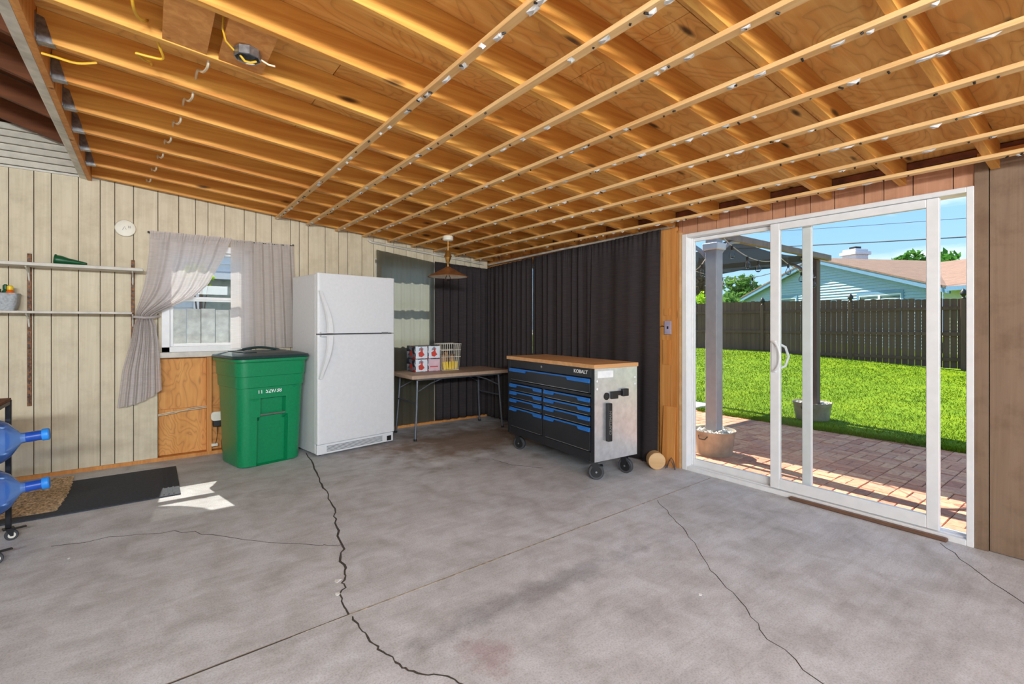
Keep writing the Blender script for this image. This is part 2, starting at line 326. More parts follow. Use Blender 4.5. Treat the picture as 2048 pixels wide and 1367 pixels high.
# ================================================================== geometry helpers
class MB:
    def __init__(s): s.v = []; s.f = []; s.smooth = []
    def add(s, vs, fs, smooth=False, mat=None):
        o = len(s.v)
        for p in vs:
            p = Vector(p)
            s.v.append(tuple(mat @ p) if mat else tuple(p))
        for f in fs: s.f.append(tuple(o + i for i in f)); s.smooth.append(smooth)
        return s
    def box(s, x0, x1, y0, y1, z0, z1, mat=None):
        return s.add([(x0, y0, z0), (x1, y0, z0), (x1, y1, z0), (x0, y1, z0), (x0, y0, z1), (x1, y0, z1), (x1, y1, z1), (x0, y1, z1)],
                     [(0, 3, 2, 1), (4, 5, 6, 7), (0, 1, 5, 4), (1, 2, 6, 5), (2, 3, 7, 6), (3, 0, 4, 7)], False, mat)
    def tube(s, pts, r, n=8, cap=True, mat=None, radii=None):
        pts = [Vector(p) for p in pts]; vs = []; fs = []
        prev = None
        for i, p in enumerate(pts):
            t = (pts[min(i + 1, len(pts) - 1)] - pts[max(i - 1, 0)]).normalized()
            if prev is None:
                a = Vector((0, 0, 1)) if abs(t.z) < 0.9 else Vector((1, 0, 0)); u = t.cross(a).normalized()
            else:
                u = (prev - t * prev.dot(t))
                u = u.normalized() if u.length > 1e-6 else t.orthogonal().normalized()
            prev = u; w_ = t.cross(u); rr = radii[i] if radii else r
            for k in range(n):
                an = 2 * PI * k / n; vs.append(p + (u * math.cos(an) + w_ * math.sin(an)) * rr)
        for i in range(len(pts) - 1):
            for k in range(n):
                fs.append((i * n + k, i * n + (k + 1) % n, (i + 1) * n + (k + 1) % n, (i + 1) * n + k))
        if cap: fs.append(tuple(range(n))[::-1]); fs.append(tuple((len(pts) - 1) * n + k for k in range(n)))
        return s.add(vs, fs, True, mat)
    def lathe(s, prof, n=24, mat=None, cap=True):
        vs = []; fs = []
        for (r, z) in prof:
            for k in range(n):
                an = 2 * PI * k / n; vs.append((r * math.cos(an), r * math.sin(an), z))
        for i in range(len(prof) - 1):
            for k in range(n): fs.append((i * n + k, i * n + (k + 1) % n, (i + 1) * n + (k + 1) % n, (i + 1) * n + k))
        if cap: fs.append(tuple(range(n))[::-1]); fs.append(tuple((len(prof) - 1) * n + k for k in range(n)))
        return s.add(vs, fs, True, mat)
    def prism(s, poly, a0, a1, axis=1, mat=None):
        n = len(poly)
        def pt(p, a):
            return (a, p[0], p[1]) if axis == 0 else ((p[0], a, p[1]) if axis == 1 else (p[0], p[1], a))
        vs = [pt(p, a0) for p in poly] + [pt(p, a1) for p in poly]
        fs = [tuple(range(n)), tuple(range(2 * n - 1, n - 1, -1))] + [(i, n + i, n + (i + 1) % n, (i + 1) % n) for i in range(n)]
        return s.add(vs, fs, False, mat)
    def mesh(s, name, mat=None, bevel=0.0, seg=1):
        me = bpy.data.meshes.new(name); me.from_pydata(s.v, [], s.f); me.update()
        bm = bmesh.new(); bm.from_mesh(me)
        for f, sm in zip(bm.faces, s.smooth): f.smooth = sm
        bmesh.ops.recalc_face_normals(bm, faces=bm.faces)
        if bevel:
            es = [e_ for e_ in bm.edges if len(e_.link_faces) == 2 and e_.calc_face_angle(0) > 0.5]
            bmesh.ops.bevel(bm, geom=es, offset=bevel, segments=seg, profile=0.5, affect='EDGES', clamp_overlap=True)
        if any(s.smooth) or bevel:
            for e_ in bm.edges:
                if len(e_.link_faces) == 2 and e_.calc_face_angle(0) > 0.6: e_.smooth = False
        bm.to_mesh(me); bm.free()
        if mat: me.materials.append(M[mat] if isinstance(mat, str) else mat)
        return me
    def build(s, name, mat, parent=None, bevel=0.0, seg=1, loc=None, rot=None):
        return link(name, s.mesh(name, mat, bevel, seg), parent, loc, rot)
def link(name, me, parent=None, loc=None, rot=None):
    o = bpy.data.objects.new(name, me); COL.objects.link(o)
    if parent: o.parent = parent
    if loc: o.location = loc
    if rot: o.rotation_euler = rot
    return o
def tag(o, label, cat, group=None):
    o['label'] = label; o['category'] = cat
    if group: o['group'] = group
    return o
def thing(name, label, cat, loc=(0, 0, 0), rz=0.0, group=None):
    o = link(name, None, None, loc, (0, 0, rz)); o.empty_display_size = 0.1
    return tag(o, label, cat, group)
def struct(o): o['kind'] = 'structure'; return o
def sempty(name, loc=(0, 0, 0)): return struct(link(name, None, None, loc))
def bx(*a): return MB().box(*a)
def grid(name, nu, nv, fn, mat, parent=None, thick=0.0, smooth=True):
    vs = [fn(i / nu, j / nv) for j in range(nv + 1) for i in range(nu + 1)]
    fs = [(j * (nu + 1) + i, j * (nu + 1) + i + 1, (j + 1) * (nu + 1) + i + 1, (j + 1) * (nu + 1) + i) for j in range(nv) for i in range(nu)]
    me = bpy.data.meshes.new(name); me.from_pydata([tuple(p) for p in vs], [], fs); me.update()
    for p in me.polygons: p.use_smooth = smooth
    me.materials.append(M[mat]); o = link(name, me, parent)
    if thick:
        md = o.modifiers.new('thickness', 'SOLIDIFY'); md.thickness = thick; md.offset = 0
    return o
def text(name, body, size, mat, parent, loc, rot, depth=0.001, sx=1.0):
    c = bpy.data.curves.new(name, 'FONT'); c.body = body; c.size = size; c.extrude = depth; c.offset = size * .018; c.align_x = 'CENTER'; c.align_y = 'CENTER'
    tmp = bpy.data.objects.new(name, c); COL.objects.link(tmp)
    bpy.context.view_layer.update()
    me = bpy.data.meshes.new_from_object(tmp.evaluated_get(bpy.context.evaluated_depsgraph_get()))
    bpy.data.objects.remove(tmp); me.materials.clear(); me.materials.append(M[mat])
    o = link(name, me, parent, loc, rot); o.scale = (sx, 1, 1); return o
def copy_tree(o, parent=None):
    c = o.copy(); COL.objects.link(c)
    if parent: c.parent = parent
    for ch in list(o.children): copy_tree(ch, c)
    return c

# ================================================================== the room shell
XR = 3.719; YB = 5.469; YN = -2.3; XL = -3.0
SL = 0.096
def zr(x): return 2.4715 - SL * x           # underside of the rafters

# --- floor
floor = struct(bx(XL - .15, XR + .02, YN - .2, YB + .15, -0.12, 0.0).build('floor', 'concrete'))
def ribbon(name, pts, w0, mat, parent, jit=0.0, sub=1, z=0.0012):
    P = []
    for a, b_ in zip(pts, pts[1:]):
        a = Vector(a); b_ = Vector(b_)
        for k in range(sub):
            q = a.lerp(b_, k / sub)
            if not (k == 0 and q == Vector(pts[0])): q += Vector((random.uniform(-jit, jit), random.uniform(-jit, jit)))
            P.append(q)
    P.append(Vector(pts[-1])); mb = MB(); vs = []
    for i, p in enumerate(P):
        t = (P[min(i + 1, len(P) - 1)] - P[max(i - 1, 0)]).normalized(); n = Vector((-t.y, t.x)) * w0 * random.uniform(.55, 1.3) / 2
        vs += [(p.x + n.x, p.y + n.y, z), (p.x - n.x, p.y - n.y, z)]
    k = len(vs)
    vs += [(x, y, -0.02) for x, y, _ in vs]
    fs = []
    for i in range(len(P) - 1):
        fs.append((2 * i, 2 * i + 1, 2 * i + 3, 2 * i + 2))
        fs.append((2 * i, 2 * i + 2, k + 2 * i + 2, k + 2 * i)); fs.append((2 * i + 1, k + 2 * i + 1, k + 2 * i + 3, 2 * i + 3))
    mb.add(vs, fs); return mb.build(name, mat, parent)
ribbon('floor_crack', [(1.219, 4.974), (1.14, 4.241), (1.06, 3.833), (1.021, 3.414), (.941, 3.106), (.868, 2.772), (.805, 2.536), (.765, 2.381), (.72, 2.278), (.688, 2.093)], .011, 'crack', floor, .014, 5)
ribbon('floor_crack', [(.697, 2.068), (.697, 1.918), (.711, 1.794), (.733, 1.702), (.745, 1.618), (.819, 1.547), (.881, 1.443), (.93, 1.2), (.9, .9)], .007, 'crack', floor, .007, 5)
ribbon('floor_crack', [(2.9, 2.118), (2.716, 1.867), (2.509, 1.576), (2.29, 1.353), (2.15, 1.124), (2.005, .964), (1.875, .694), (1.8, .4)], .0032, 'crack', floor, .012, 5)
ribbon('floor_crack', [(3.637, .725), (3.374, .536), (3.157, .34), (2.9, .2)], .0035, 'crack', floor, .012, 5)
ribbon('floor_crack', [(-.45, 3.75), (-.05, 3.66), (.2, 3.5), (.45, 3.2), (.75, 2.85), (.87, 2.78)], .0028, 'crack', floor, .02, 5)
ribbon('floor_crack', [(2.75, 3.2), (2.6, 3.42), (2.55, 3.7)], .003, 'crack', floor, .015, 4)
ribbon('control_joint', [(XR - .05, 2.163), (.69, 2.09), (-.6, 2.05), (-3.0, 1.99)], .008, 'joint', floor, .0, 12)
ribbon('joint_crack', [(.69, 2.09), (.055, 2.066), (-.6, 2.05), (-2.0, 2.015)], .0045, 'crack', floor, .001, 8, .0018)
for (x, y, r) in ((2.05, 1.26, .012), (.735, 2.40, .02), (.70, 2.28, .016), (-.35, 3.5, .01)):
    pts = [(x + r * random.uniform(.5, 1) * math.cos(a), y + r * random.uniform(.5, 1.2) * math.sin(a)) for a in [k * PI / 3 for k in range(6)]]
    MB().prism(pts, 0.0, .003, 2).build('concrete_chip', 'plaster', floor)

# --- back wall
wb = sempty('wall_back')
W1 = (.10, .80, 1.00, 2.00); W2 = (2.13, 2.86, 1.00, 2.02)       # the two window openings (x0, x1, z0, z1)
def pierced(x0, x1, z0, z1, holes, y0, y1):
    mb = MB(); xs = sorted({x0, x1, *[h[0] for h in holes], *[h[1] for h in holes]})
    for a, b_ in zip(xs, xs[1:]):
        hh = [h for h in holes if h[0] <= a + 1e-6 and h[1] >= b_ - 1e-6]
        segs = [(z0, z1)] if not hh else [(z0, hh[0][2]), (hh[0][3], z1)]
        for s0, s1 in segs:
            if s1 > s0: mb.box(a, b_, y0, y1, s0, s1)
    return mb
def ztop(x): return min(2.525, 2.52 - SL * max(x, -.3) - .012)
pierced(XL, XR + .12, 0.0, 2.0, [W1[:2] + (1.0, 2.0), W2[:2] + (1.0, 2.0)], YB + .085, YB + .13).build('outer_sheathing', 'plywall', wb)
mb = MB()
mb.prism([(XL, 2.0), (XR + .12, 2.0), (XR + .12, 2.24), (-.44, 2.66), (-.44, 3.3), (XL, 4.0)], YB + .085, YB + .13, 1); mb.build('outer_sheathing', 'darkwood', wb)
pierced(XL, XR + .14, -.1, 2.2, [W1[:2] + (1.0, 2.0), W2[:2] + (1.0, 2.0)], YB + .131, YB + .145).build('exterior_siding', 'sidingwhite', wb)
# grooved panel boards
SX = [-2.9, -2.73, -2.6, -2.5, -2.36, -2.18, -2.04, -1.93, -1.8, -1.62, -1.48, -1.38, -1.23, -1.06, -.902, -.758, -.655, -.487, -.347, -.249, -.12, .056, .213, .344, .445, .585, .754, .859, 1.002, 1.185, 1.272, 1.364, 1.541, 1.685, 1.789, 1.952, 2.089, 2.233, 2.34, 2.50, 2.64, 2.74, 2.87, 3.05, 3.2, 3.33, 3.43, 3.57, 3.70]
BAY = (.050, 1.40)                                     # stripped bay under the window
def board(a, b_, z0, z1a, z1b):
    g = .0028
    return MB().prism([(a + g, z0), (b_ - g, z0), (b_ - g, z1b), (a + g, z1a)], YB, YB + .012, 1).build('panel_board', 'beige', wb)
gb = MB()
for a, b_ in zip(SX, SX[1:]):
    hits = [W for W in (W1, W2) if W[0] < b_ and W[1] > a]; mid = (a + b_) / 2
    lo = .95 if BAY[0] - .02 < mid < BAY[1] else .035
    if not hits:
        board(a, b_, lo, ztop(a), ztop(b_)); gb.box(a, b_, YB + .0125, YB + .018, lo, min(ztop(a), ztop(b_))); continue
    W = hits[0]; zt_ = W[3] + .012
    board(a, b_, zt_, ztop(a), ztop(b_)); gb.box(a, b_, YB + .0125, YB + .018, zt_, min(ztop(a), ztop(b_)))
    if lo < .9: board(a, b_, lo, W[2] - .02, W[2] - .02); gb.box(a, b_, YB + .0125, YB + .018, lo, W[2] - .02)
    for c, d in ((a, W[0]), (W[1], b_)):
        if d - c > .012:
            z0_ = W[2] - .019 if lo < .9 else lo
            board(c, d, z0_, zt_, zt_); gb.box(c, d, YB + .0125, YB + .018, z0_, zt_)
gb.build('groove_backing', 'groove', wb)
# framing: bottom plate, studs in the bay, top plate and blocks between rafters
bx(XL, XR, YB + .002, YB + .085, 0, .033).build('bottom_plate', 'stud', wb)
for x in (.455, .865, 1.27): bx(x - .02, x + .02, YB - .002, YB + .084, .034, .945).build('stud', 'stud', wb)
bx(.05, 1.40, YB + .073, YB + .0849, .036, .46).build('bay_plywood', 'plywall', wb)
bx(.05, 1.40, YB + .073, YB + .0849, .466, .945).build('bay_plywood', 'plywall', wb)
mb = MB(); mb.prism([(-.40, ztop(-.4) + .012), (XR, ztop(XR) + .012), (XR, ztop(XR) + .05), (-.40, ztop(-.4) + .05)], YB - .01, YB + .084, 1); mb.build('top_plate', 'rafter', wb)
for k in range(11):
    x = -.22 + k * .37
    z = ztop(x); bx(x, x + .045, YB - .012, YB + .02, z - .008, z + .13).build('cripple_block', 'rafter', wb)
# white lap siding band above the wall on the left
for k in range(6):
    z = 2.53 + k * .056
    MB().prism([(YB - .028, z), (YB - .010, z + .050), (YB + .01, z + .050), (YB + .01, z)], XL, -.46, 0).build('siding_board', 'sidingwhite', wb)
bx(XL, -.46, YB + .0101, YB + .02, 2.52, 2.87).build('siding_backing', 'groove', wb)
bx(-1.2, -.30, YB - .016, YB - .001, 2.508, 2.524).build('cap_moulding', 'shelf', wb)

# --- windows in the back wall
def sash_window(name, W, y, sill=True):
    o = sempty(name); x0, x1, z0, z1 = W; fr = MB()
    fr.box(x0 - .018, x0 + .045, y - .012, y + .10, z0, z1); fr.box(x1 - .045, x1 + .018, y - .012, y + .10, z0, z1)
    fr.box(x0 - .018, x1 + .018, y - .012, y + .10, z1 - .045, z1 + .018); fr.box(x0 - .018, x1 + .018, y - .012, y + .10, z0, z0 + .05)
    fr.build('window_frame', 'white', o, .003)
    zm = z0 + .5 * (z1 - z0)
    up = MB(); yu = y + .055; a, b_ = x0 + .0455, x1 - .0455
    def rect(m_, yy, za, zb, wd):
        m_.box(a, a + wd, yy, yy + .026, za, zb); m_.box(b_ - wd, b_, yy, yy + .026, za, zb); m_.box(a + wd, b_ - wd, yy, yy + .026, za, za + wd); m_.box(a + wd, b_ - wd, yy, yy + .026, zb - wd, zb)
    rect(up, yu, zm - .02, z1 - .0455, .022); u_ = up.build('upper_sash', 'white', o, .002)
    lo = MB(); yl = y + .025; rect(lo, yl, z0 + .0505, zm + .02, .026); l_ = lo.build('lower_sash', 'white', o, .002)
    bx(a + .022, b_ - .022, yu + .011, yu + .015, zm + .002, z1 - .068).build('pane', 'glass', u_)
    bx(a + .026, b_ - .026, yl + .011, yl + .015, z0 + .077, zm - .006).build('pane', 'glass', l_)
    bx((x0 + x1) / 2 - .02, (x0 + x1) / 2 + .02, yl - .008, yl, zm + .004, zm + .018).build('sash_lock', 'white', l_)
    if sill:
        bx(x0 - .04, x1 + .04, y - .035, y + .005, z0 - .05, z0 - .0005).build('window_sill', 'shelf', o, .003)
    return o
sash_window('window_1', W1, YB - .008)
sash_window('window_2', W2, YB - .008)

# --- right wall
wr = sempty('wall_right')
DY0, DY1, DZ = .593, 2.452, 2.04
W3 = (3.15, 4.85, .85, 2.0)
mb = MB()
mb.box(XR + .02, XR + .12, YN, DY0, 0, 2.26); mb.box(XR + .02, XR + .12, DY0, DY1, DZ, 2.26)
mb.box(XR + .02, XR + .12, DY1, W3[0], 0, 2.26); mb.box(XR + .02, XR + .12, W3[1], YB + .084, 0, 2.26)
mb.box(XR + .02, XR + .12, W3[0], W3[1], 0, W3[2]); mb.box(XR + .02, XR + .12, W3[0], W3[1], W3[3], 2.26)
mb.build('outer_sheathing', 'plywall', wr)
mb = MB(); xe0, xe1 = XR + .1201, XR + .132
mb.box(xe0, xe1, YN, DY0, -.1, 2.2); mb.box(xe0, xe1, DY0, DY1, DZ, 2.2); mb.box(xe0, xe1, DY1, W3[0], -.1, 2.2); mb.box(xe0, xe1, W3[1], YB + .13, -.1, 2.2); mb.box(xe0, xe1, W3[0], W3[1], -.1, W3[2]); mb.box(xe0, xe1, W3[0], W3[1], W3[3], 2.2)
mb.build('exterior_siding', 'sidingwhite', wr)
HS = [2.495, 2.457, 2.311, 2.14, 2.03, 1.885, 1.697, 1.606, 1.537, 1.437, 1.289, 1.119, 1.013, .867, .683, .592]
for a, b_ in zip(HS, HS[1:]): bx(XR, XR + .012, b_ + .0025, a - .0025, DZ + .001, 2.2).build('panel_board', 'headerwarm', wr)
bx(XR + .0125, XR + .0195, DY0, 2.49, DZ + .001, 2.195).build('groove_backing', 'groove', wr)
bx(XR - .012, XR + .0195, .535, .592, .001, 2.19).build('trim_board', 'tan', wr)
ys = .533
RS = [.168, .14, .1, .13, .176, .157, .131, .101, .14, .169, .105, .143, .183, .09, .177, .144, .104, .16, .14, .12, .16, .14]
for d in RS:
    if ys - d < YN: break
    bx(XR, XR + .012, ys - d + .0025, ys - .0025, .004, 2.19).build('panel_board', 'tan', wr); ys -= d
bx(XR + .0125, XR + .0195, ys, .534, .002, 2.185).build('groove_backing', 'groove', wr)
bx(XR + .001, XR + .019, .2, 5.4, 2.205, 2.25).build('insulation_strip', 'insul', wr, .006)
bx(XR - .018, XR + .0195, YN, .58, 2.195, 2.215).build('top_trim', 'stud', wr)
# stripped post between curtain and door
bx(XR - .014, XR + .0195, 2.56, 2.68, .001, 2.12).build('stud', 'stud', wr)
bx(XR - .02, XR + .0195, 2.50, 2.558, .001, 2.12).build('stud', 'stud', wr)
bx(XR - .024, XR + .0195, 2.474, 2.498, .001, 2.08).build('jack_stud', 'stud', wr)
bx(XR - .028, XR + .0195, 2.456, 2.473, .001, 2.06).build('casing_strip', 'logface', wr)
bx(XR - .022, XR - .0145, 2.57, 2.63, 1.34, 1.40).build('blocking', 'stud', wr)
bx(XR - .024, XR - .0145, 2.57, 2.64, .9, 1.12).build('blocking', 'stud', wr)
# left and near walls out of view: a plain left wall; the near side is the open garage door
wl = struct(bx(XL - .12, XL, YN, YB + .08, 0, 4.0).build('wall_left', 'beige'))
wn_ = MB(); wn_.box(XL, -2.3, YN - .12, YN, 0, 1.93); wn_.box(3.2, XR + .12, YN - .12, YN, 0, 1.93); wn_.box(XL, XR + .12, YN - .12, YN, 1.93, 2.75)
struct(wn_.build('wall_front', 'beige'))

# --- unseen fill lights added behind the viewer to brighten the room, shaped as strip fixtures
def fill_strip(x, side):
    t_ = thing('fill_strip', 'added unseen fill light above the garage door on the %s' % side, 'light', (x, YN, 2.2 if x < 0 else 2.06), 0, 'added fill lights above the garage door')
    bx(-1.15, 1.15, .001, .05, -.11, .11).build('housing', 'white', t_, .004)
    for s_ in (-1, 1): bx(min(s_ * 1.15, s_ * 1.165), max(s_ * 1.15, s_ * 1.165), .001, .06, -.115, .115).build('end_cap', 'white', t_)
    ld = bpy.data.lights.new('fill_strip_area', 'AREA'); ld.shape = 'RECTANGLE'; ld.size = 2.26; ld.size_y = .2; ld.energy = FILL * (1.9 if side == 'left' else .30); ld.color = (.88, .95, 1.0)
    lo_ = bpy.data.objects.new('fill_strip_area', ld); COL.objects.link(lo_); lo_.parent = t_; lo_.location = (0, .055, 0); lo_.rotation_euler = (PI / 2, 0, 0)
fill_strip(-.9, 'left'); fill_strip(1.9, 'right')

# --- window behind the dark curtain on the right wall
o = sempty('window_3'); mb = MB()
for a, b_, c, d in ((W3[0], W3[0] + .05, W3[2], W3[3]), (W3[1] - .05, W3[1], W3[2], W3[3]), (W3[0] + .05, W3[1] - .05, W3[2], W3[2] + .05), (W3[0] + .05, W3[1] - .05, W3[3] - .05, W3[3]), (3.98, 4.02, W3[2] + .05, W3[3] - .05)):
    mb.box(XR + .03, XR + .10, a, b_, c, d)
mb.build('window_frame', 'white', o, .003)
for a, b_ in ((W3[0] + .05, 3.98), (4.02, W3[1] - .05)): bx(XR + .06, XR + .065, a, b_, W3[2] + .05, W3[3] - .05).build('pane', 'glass', o)

# --- ceiling
ceil = struct(MB().prism([(-.44, zr(-.44) + .160), (XR + .3, zr(XR + .3) + .160), (XR + .3, zr(XR + .3) + .20), (-.44, zr(-.44) + .20)], YN - .4, YB + .42, 1).build('ceiling', 'darkwood'))
RY = [.9155 + .4064 * k for k in range(-8, 12)]
rm = MB(); rm.prism([(-.398, zr(-.398)), (XR - .002, zr(XR)), (XR - .002, zr(XR) + .14), (-.398, zr(-.398) + .14)], -.019, .019, 1)
rmesh = rm.mesh('rafter', 'rafter', .002)
for y in RY:
    if y > YB - .03: continue
    link('rafter', rmesh, ceil, (0, y, 0))
# plywood sheets: 1.22 m along y, 2.44 m along x with staggered joints
yy = YN - .3; row = 0
while yy < YB + .1:
    y1 = min(yy + 1.219, YB + .12); xe = [-.44, .75 + (.9 if row % 2 else 0), 3.1 if row % 2 else 2.2, XR + .1] if True else []
    for a, b_ in zip(xe, xe[1:]):
        MB().prism([(a + .002, zr(a) + .1405), (b_ - .002, zr(b_) + .1405), (b_ - .002, zr(b_) + .1585), (a + .002, zr(a) + .1585)], yy + .002, y1 - .002, 1).build('sheathing_sheet', 'ply', ceil)
    yy += 1.219; row += 1
# furring strips under the rafters
SXS = [1.083 * .9692 + .3048 * k for k in range(9)]
for i, x in enumerate(SXS):
    z = zr(x); dz = SL * .019
    mb = MB(); mb.add([(x - .019, YN, z - .020 + dz), (x + .019, YN, z - .020 - dz), (x + .019, YN, z - dz), (x - .019, YN, z + dz)] +
                     [(x - .019, YB - .012, z - .020 + dz), (x + .019, YB - .012, z - .020 - dz), (x + .019, YB - .012, z - dz), (x - .019, YB - .012, z + dz)],
                     [(0, 1, 2, 3), (7, 6, 5, 4), (0, 4, 5, 1), (1, 5, 6, 2), (2, 6, 7, 3), (3, 7, 4, 0)])
    mb.build('furring_strip', 'strip', ceil, .0015)
# plaster crumbs and nails left on the strips
pm = MB(); nm = MB()
for x in SXS:
    y = YN + .1
    while y < YB - .05:
        z = zr(x) - .0205
        if random.random() < .5:
            nm.tube([(x + random.uniform(-.012, .012), y, z), (x + random.uniform(-.016, .016), y + random.uniform(-.01, .01), z - random.uniform(.002, .007))], .0045, 6)
        if random.random() < .42:
            c = Vector((x + random.uniform(-.012, .012), y + random.uniform(-.03, .03), z)); L = random.uniform(.012, .042); Wd = random.uniform(.007, .015); H = random.uniform(.005, .014)
            vs = [(c.x - Wd, c.y - L, z), (c.x + Wd, c.y - L * .6, z), (c.x + Wd, c.y + L, z), (c.x - Wd * .8, c.y + L * .7, z), (c.x - Wd * .4, c.y - L * .4, z - H), (c.x + Wd * .5, c.y + L * .3, z - H * .8)]
            pm.add(vs, [(0, 3, 2, 1), (0, 1, 5, 4), (1, 2, 5), (2, 3, 4, 5), (3, 0, 4)])
        y += random.uniform(.05, .16)
po = pm.build('plaster_residue', 'plaster', ceil); po['kind'] = 'stuff'
no = nm.build('nail_heads', 'nail', ceil); no['kind'] = 'stuff'
# ledger, hangers, white drip beam
bx(-.428, -.40, YN, YB - .012, 2.488, 2.675).build('ledger_board', 'stud', ceil)
MB().prism([(-.482, 2.512), (-.472, 2.500), (-.432, 2.494), (-.4285, 2.50), (-.4285, 2.56), (-.482, 2.56)], YN, YB - .017, 0 if False else 1).build('drip_edge_beam', 'metalwhite', ceil)
hm = MB()
for s in (-1, 1):
    hm.add([(-.399, s * .0195, 2.495), (-.345, s * .0195, 2.495), (-.355, s * .0195, 2.54), (-.372, s * .0195, 2.60), (-.399, s * .0195, 2.61),
            (-.399, s * .0215, 2.495), (-.345, s * .0215, 2.495), (-.355, s * .0215, 2.54), (-.372, s * .0215, 2.60), (-.399, s * .0215, 2.61)],
           [(0, 1, 2, 3, 4), (9, 8, 7, 6, 5), (0, 5, 6, 1), (1, 6, 7, 2), (2, 7, 8, 3), (3, 8, 9, 4), (4, 9, 5, 0)])
    hm.box(-.3995, -.397, min(s * .0195, s * .05), max(s * .0195, s * .05), 2.495, 2.61)
hm.box(-.399, -.340, -.0215, .0215, 2.492, 2.4955)
hmesh = hm.mesh('joist_hanger', 'galv')
for y in RY:
    if -.5 < y < YB - .1: link('joist_hanger', hmesh, ceil, (0, y, zr(-.36) - 2.5035 + .006))
MB().prism([(1.86, zr(1.86) + .132), (2.18, zr(2.18) + .132), (2.18, zr(2.18) + .1395), (1.86, zr(1.86) + .1395)], 3.79, 4.09, 1).build('tar_paper_patch', 'blackplastic', ceil)
# flat boards between two rafters near the junction box
for x0, x1, ya, yb in ((.04, .20, 2.155, 2.520), (.245, .42, 2.155, 2.520)):
    MB().prism([(x0, zr(x0) + .004), (x1, zr(x1) + .004), (x1, zr(x1) + .023), (x0, zr(x0) + .023)], ya, yb, 1).build('blocking_board', 'stud', ceil)
bx(2.62, 2.66, 3.78, 3.94, zr(2.64), zr(2.64) + .13).build('blocking_board', 'rafter', ceil)
# dark house roof on the left of the ledger
for y in [YN + .3 + .61 * k for k in range(13)]:
    MB().prism([(-.445, 2.69), (XL, 2.69 + .333 * (-.445 - XL)), (XL, 2.84 + .333 * (-.445 - XL)), (-.445, 2.84)], y - .02, y + .02, 1).build('roof_rafter', 'darkwood', ceil)
MB().prism([(-.44, 2.85), (XL - .2, 2.85 + .333 * (-.44 - XL + .2)), (XL - .2, 2.9 + .333 * (-.44 - XL + .2)), (-.44, 2.9)], YN - .2, YB + .42, 1).build('roof_deck', 'darkwood', ceil)
bx(-.4395, -.4005, YN, YB, 2.68, 2.86).build('roof_header', 'darkwood', ceil)

# --- sliding door
door = sempty('door_1'); XD = XR
fr = MB()
fr.box(XD - .018, XD + .11, DY1 - .048, DY1, 0.0, DZ); fr.box(XD - .018, XD + .11, DY0, DY0 + .032, 0.0, DZ)
fr.box(XD - .018, XD + .11, DY0 + .032, DY1 - .048, DZ - .03, DZ); fr.box(XD - .018, XD + .11, DY0 + .032, DY1 - .048, 0.0, .034)
fr.build('door_frame', 'white', door, .003)
for a, b_, z0, z1 in ((DY1 - .062, DY1 - .0485, .035, DZ - .031),): bx(XD + .055, XD + .09, a, b_, z0, z1).build('jamb_track', 'white', door, .002)
for xx in (XD + .012, XD + .062): bx(xx, xx + .008, DY0 + .033, DY1 - .063, .0345, .0395).build('sill_track', 'white', door)
def panel(name, x0, x1, y0, y1, sl_, sr, zt, zb):
    # stiles sl_ at the far (left) side, sr at the near side
    p = MB(); p.box(x0, x1, y1 - sl_, y1, .04, 2.008); p.box(x0, x1, y0, y0 + sr, .04, 2.008); p.box(x0, x1, y0 + sr, y1 - sl_, 2.008 - zt, 2.008); p.box(x0, x1, y0 + sr, y1 - sl_, .04, .04 + zb)
    o = p.build(name, 'white', door, .003); xm = (x0 + x1) / 2
    bx(xm - .003, xm + .003, y0 + sr, y1 - sl_, .04 + zb, 2.008 - zt).build('pane', 'glass', o); return o
panel('fixed_panel', XD + .058, XD + .09, 1.455, DY1 - .064, .006, .06, .03, .05)
sp = panel('sliding_panel', XD - .004, XD + .034, .745, 1.712, .066, .06, .05, .075)
hp = [(XD - .004 - .04 * math.sin(t), 1.70 - .075 * math.sin(t), 1.02 - .11 * math.cos(t)) for t in [k * PI / 14 for k in range(15)]]
hd = MB().tube(hp, .009, 8).build('handle', 'white', sp)
bx(XD - .012, XD - .0045, 1.665, 1.70, .90, 1.14).build('handle_plate', 'white', sp, .003)
MB().tube([(XD + .036, 1.66, .93), (XD + .06, 1.63, .95), (XD + .065, 1.61, 1.02), (XD + .06, 1.63, 1.09), (XD + .036, 1.66, 1.11)], .009, 8).build('outer_handle', 'white', sp)
tag(bx(XR - .055, XR - .019, .70, 1.56, .0, .022).build('threshold_strip', 'threshold', None, .006), 'brown metal threshold strip along the foot of the sliding door', 'threshold')

# ================================================================== fridge
fx, fy, fa = 1.251, 4.688, math.atan2(.137, .827)
FW, FD, FH = .838, .585, 1.745
t = thing('refrigerator', 'white two-door refrigerator with the freezer on top, between bin and table', 'refrigerator', (fx, fy, 0), fa)
bx(.004, FW - .004, .062, FD, .03, FH - .008).build('body', 'fridge', t, .006, 2)
bx(.012, FW - .012, .050, .0615, .115, FH - .02).build('gasket', 'fridgeseal', t)
ZM = 1.165
def fdoor(z0, z1):
    # door with softly rounded front edges
    prof = []
    R_ = .022
    for k in range(5):
        an = PI / 2 * k / 4; prof.append((R_ - R_ * math.sin(an + 0) if False else R_ * (1 - math.cos(PI / 2 - an)), R_ * (1 - math.sin(PI / 2 - an))))
    left = [(R_ - R_ * math.cos(a), R_ - R_ * math.sin(a)) for a in [k * PI / 8 for k in range(5)]]
    poly = [(0, .049)] + left + [(FW - p[0], p[1]) for p in reversed(left)] + [(FW, .049)]
    mb = MB(); mb.prism(poly, z0, z1, 2); return mb
fd = fdoor(ZM + .006, FH).build('freezer_door', 'fridge', t, .004, 2)
rd = fdoor(.125, ZM - .006).build('fridge_door', 'fridge', t, .004, 2)
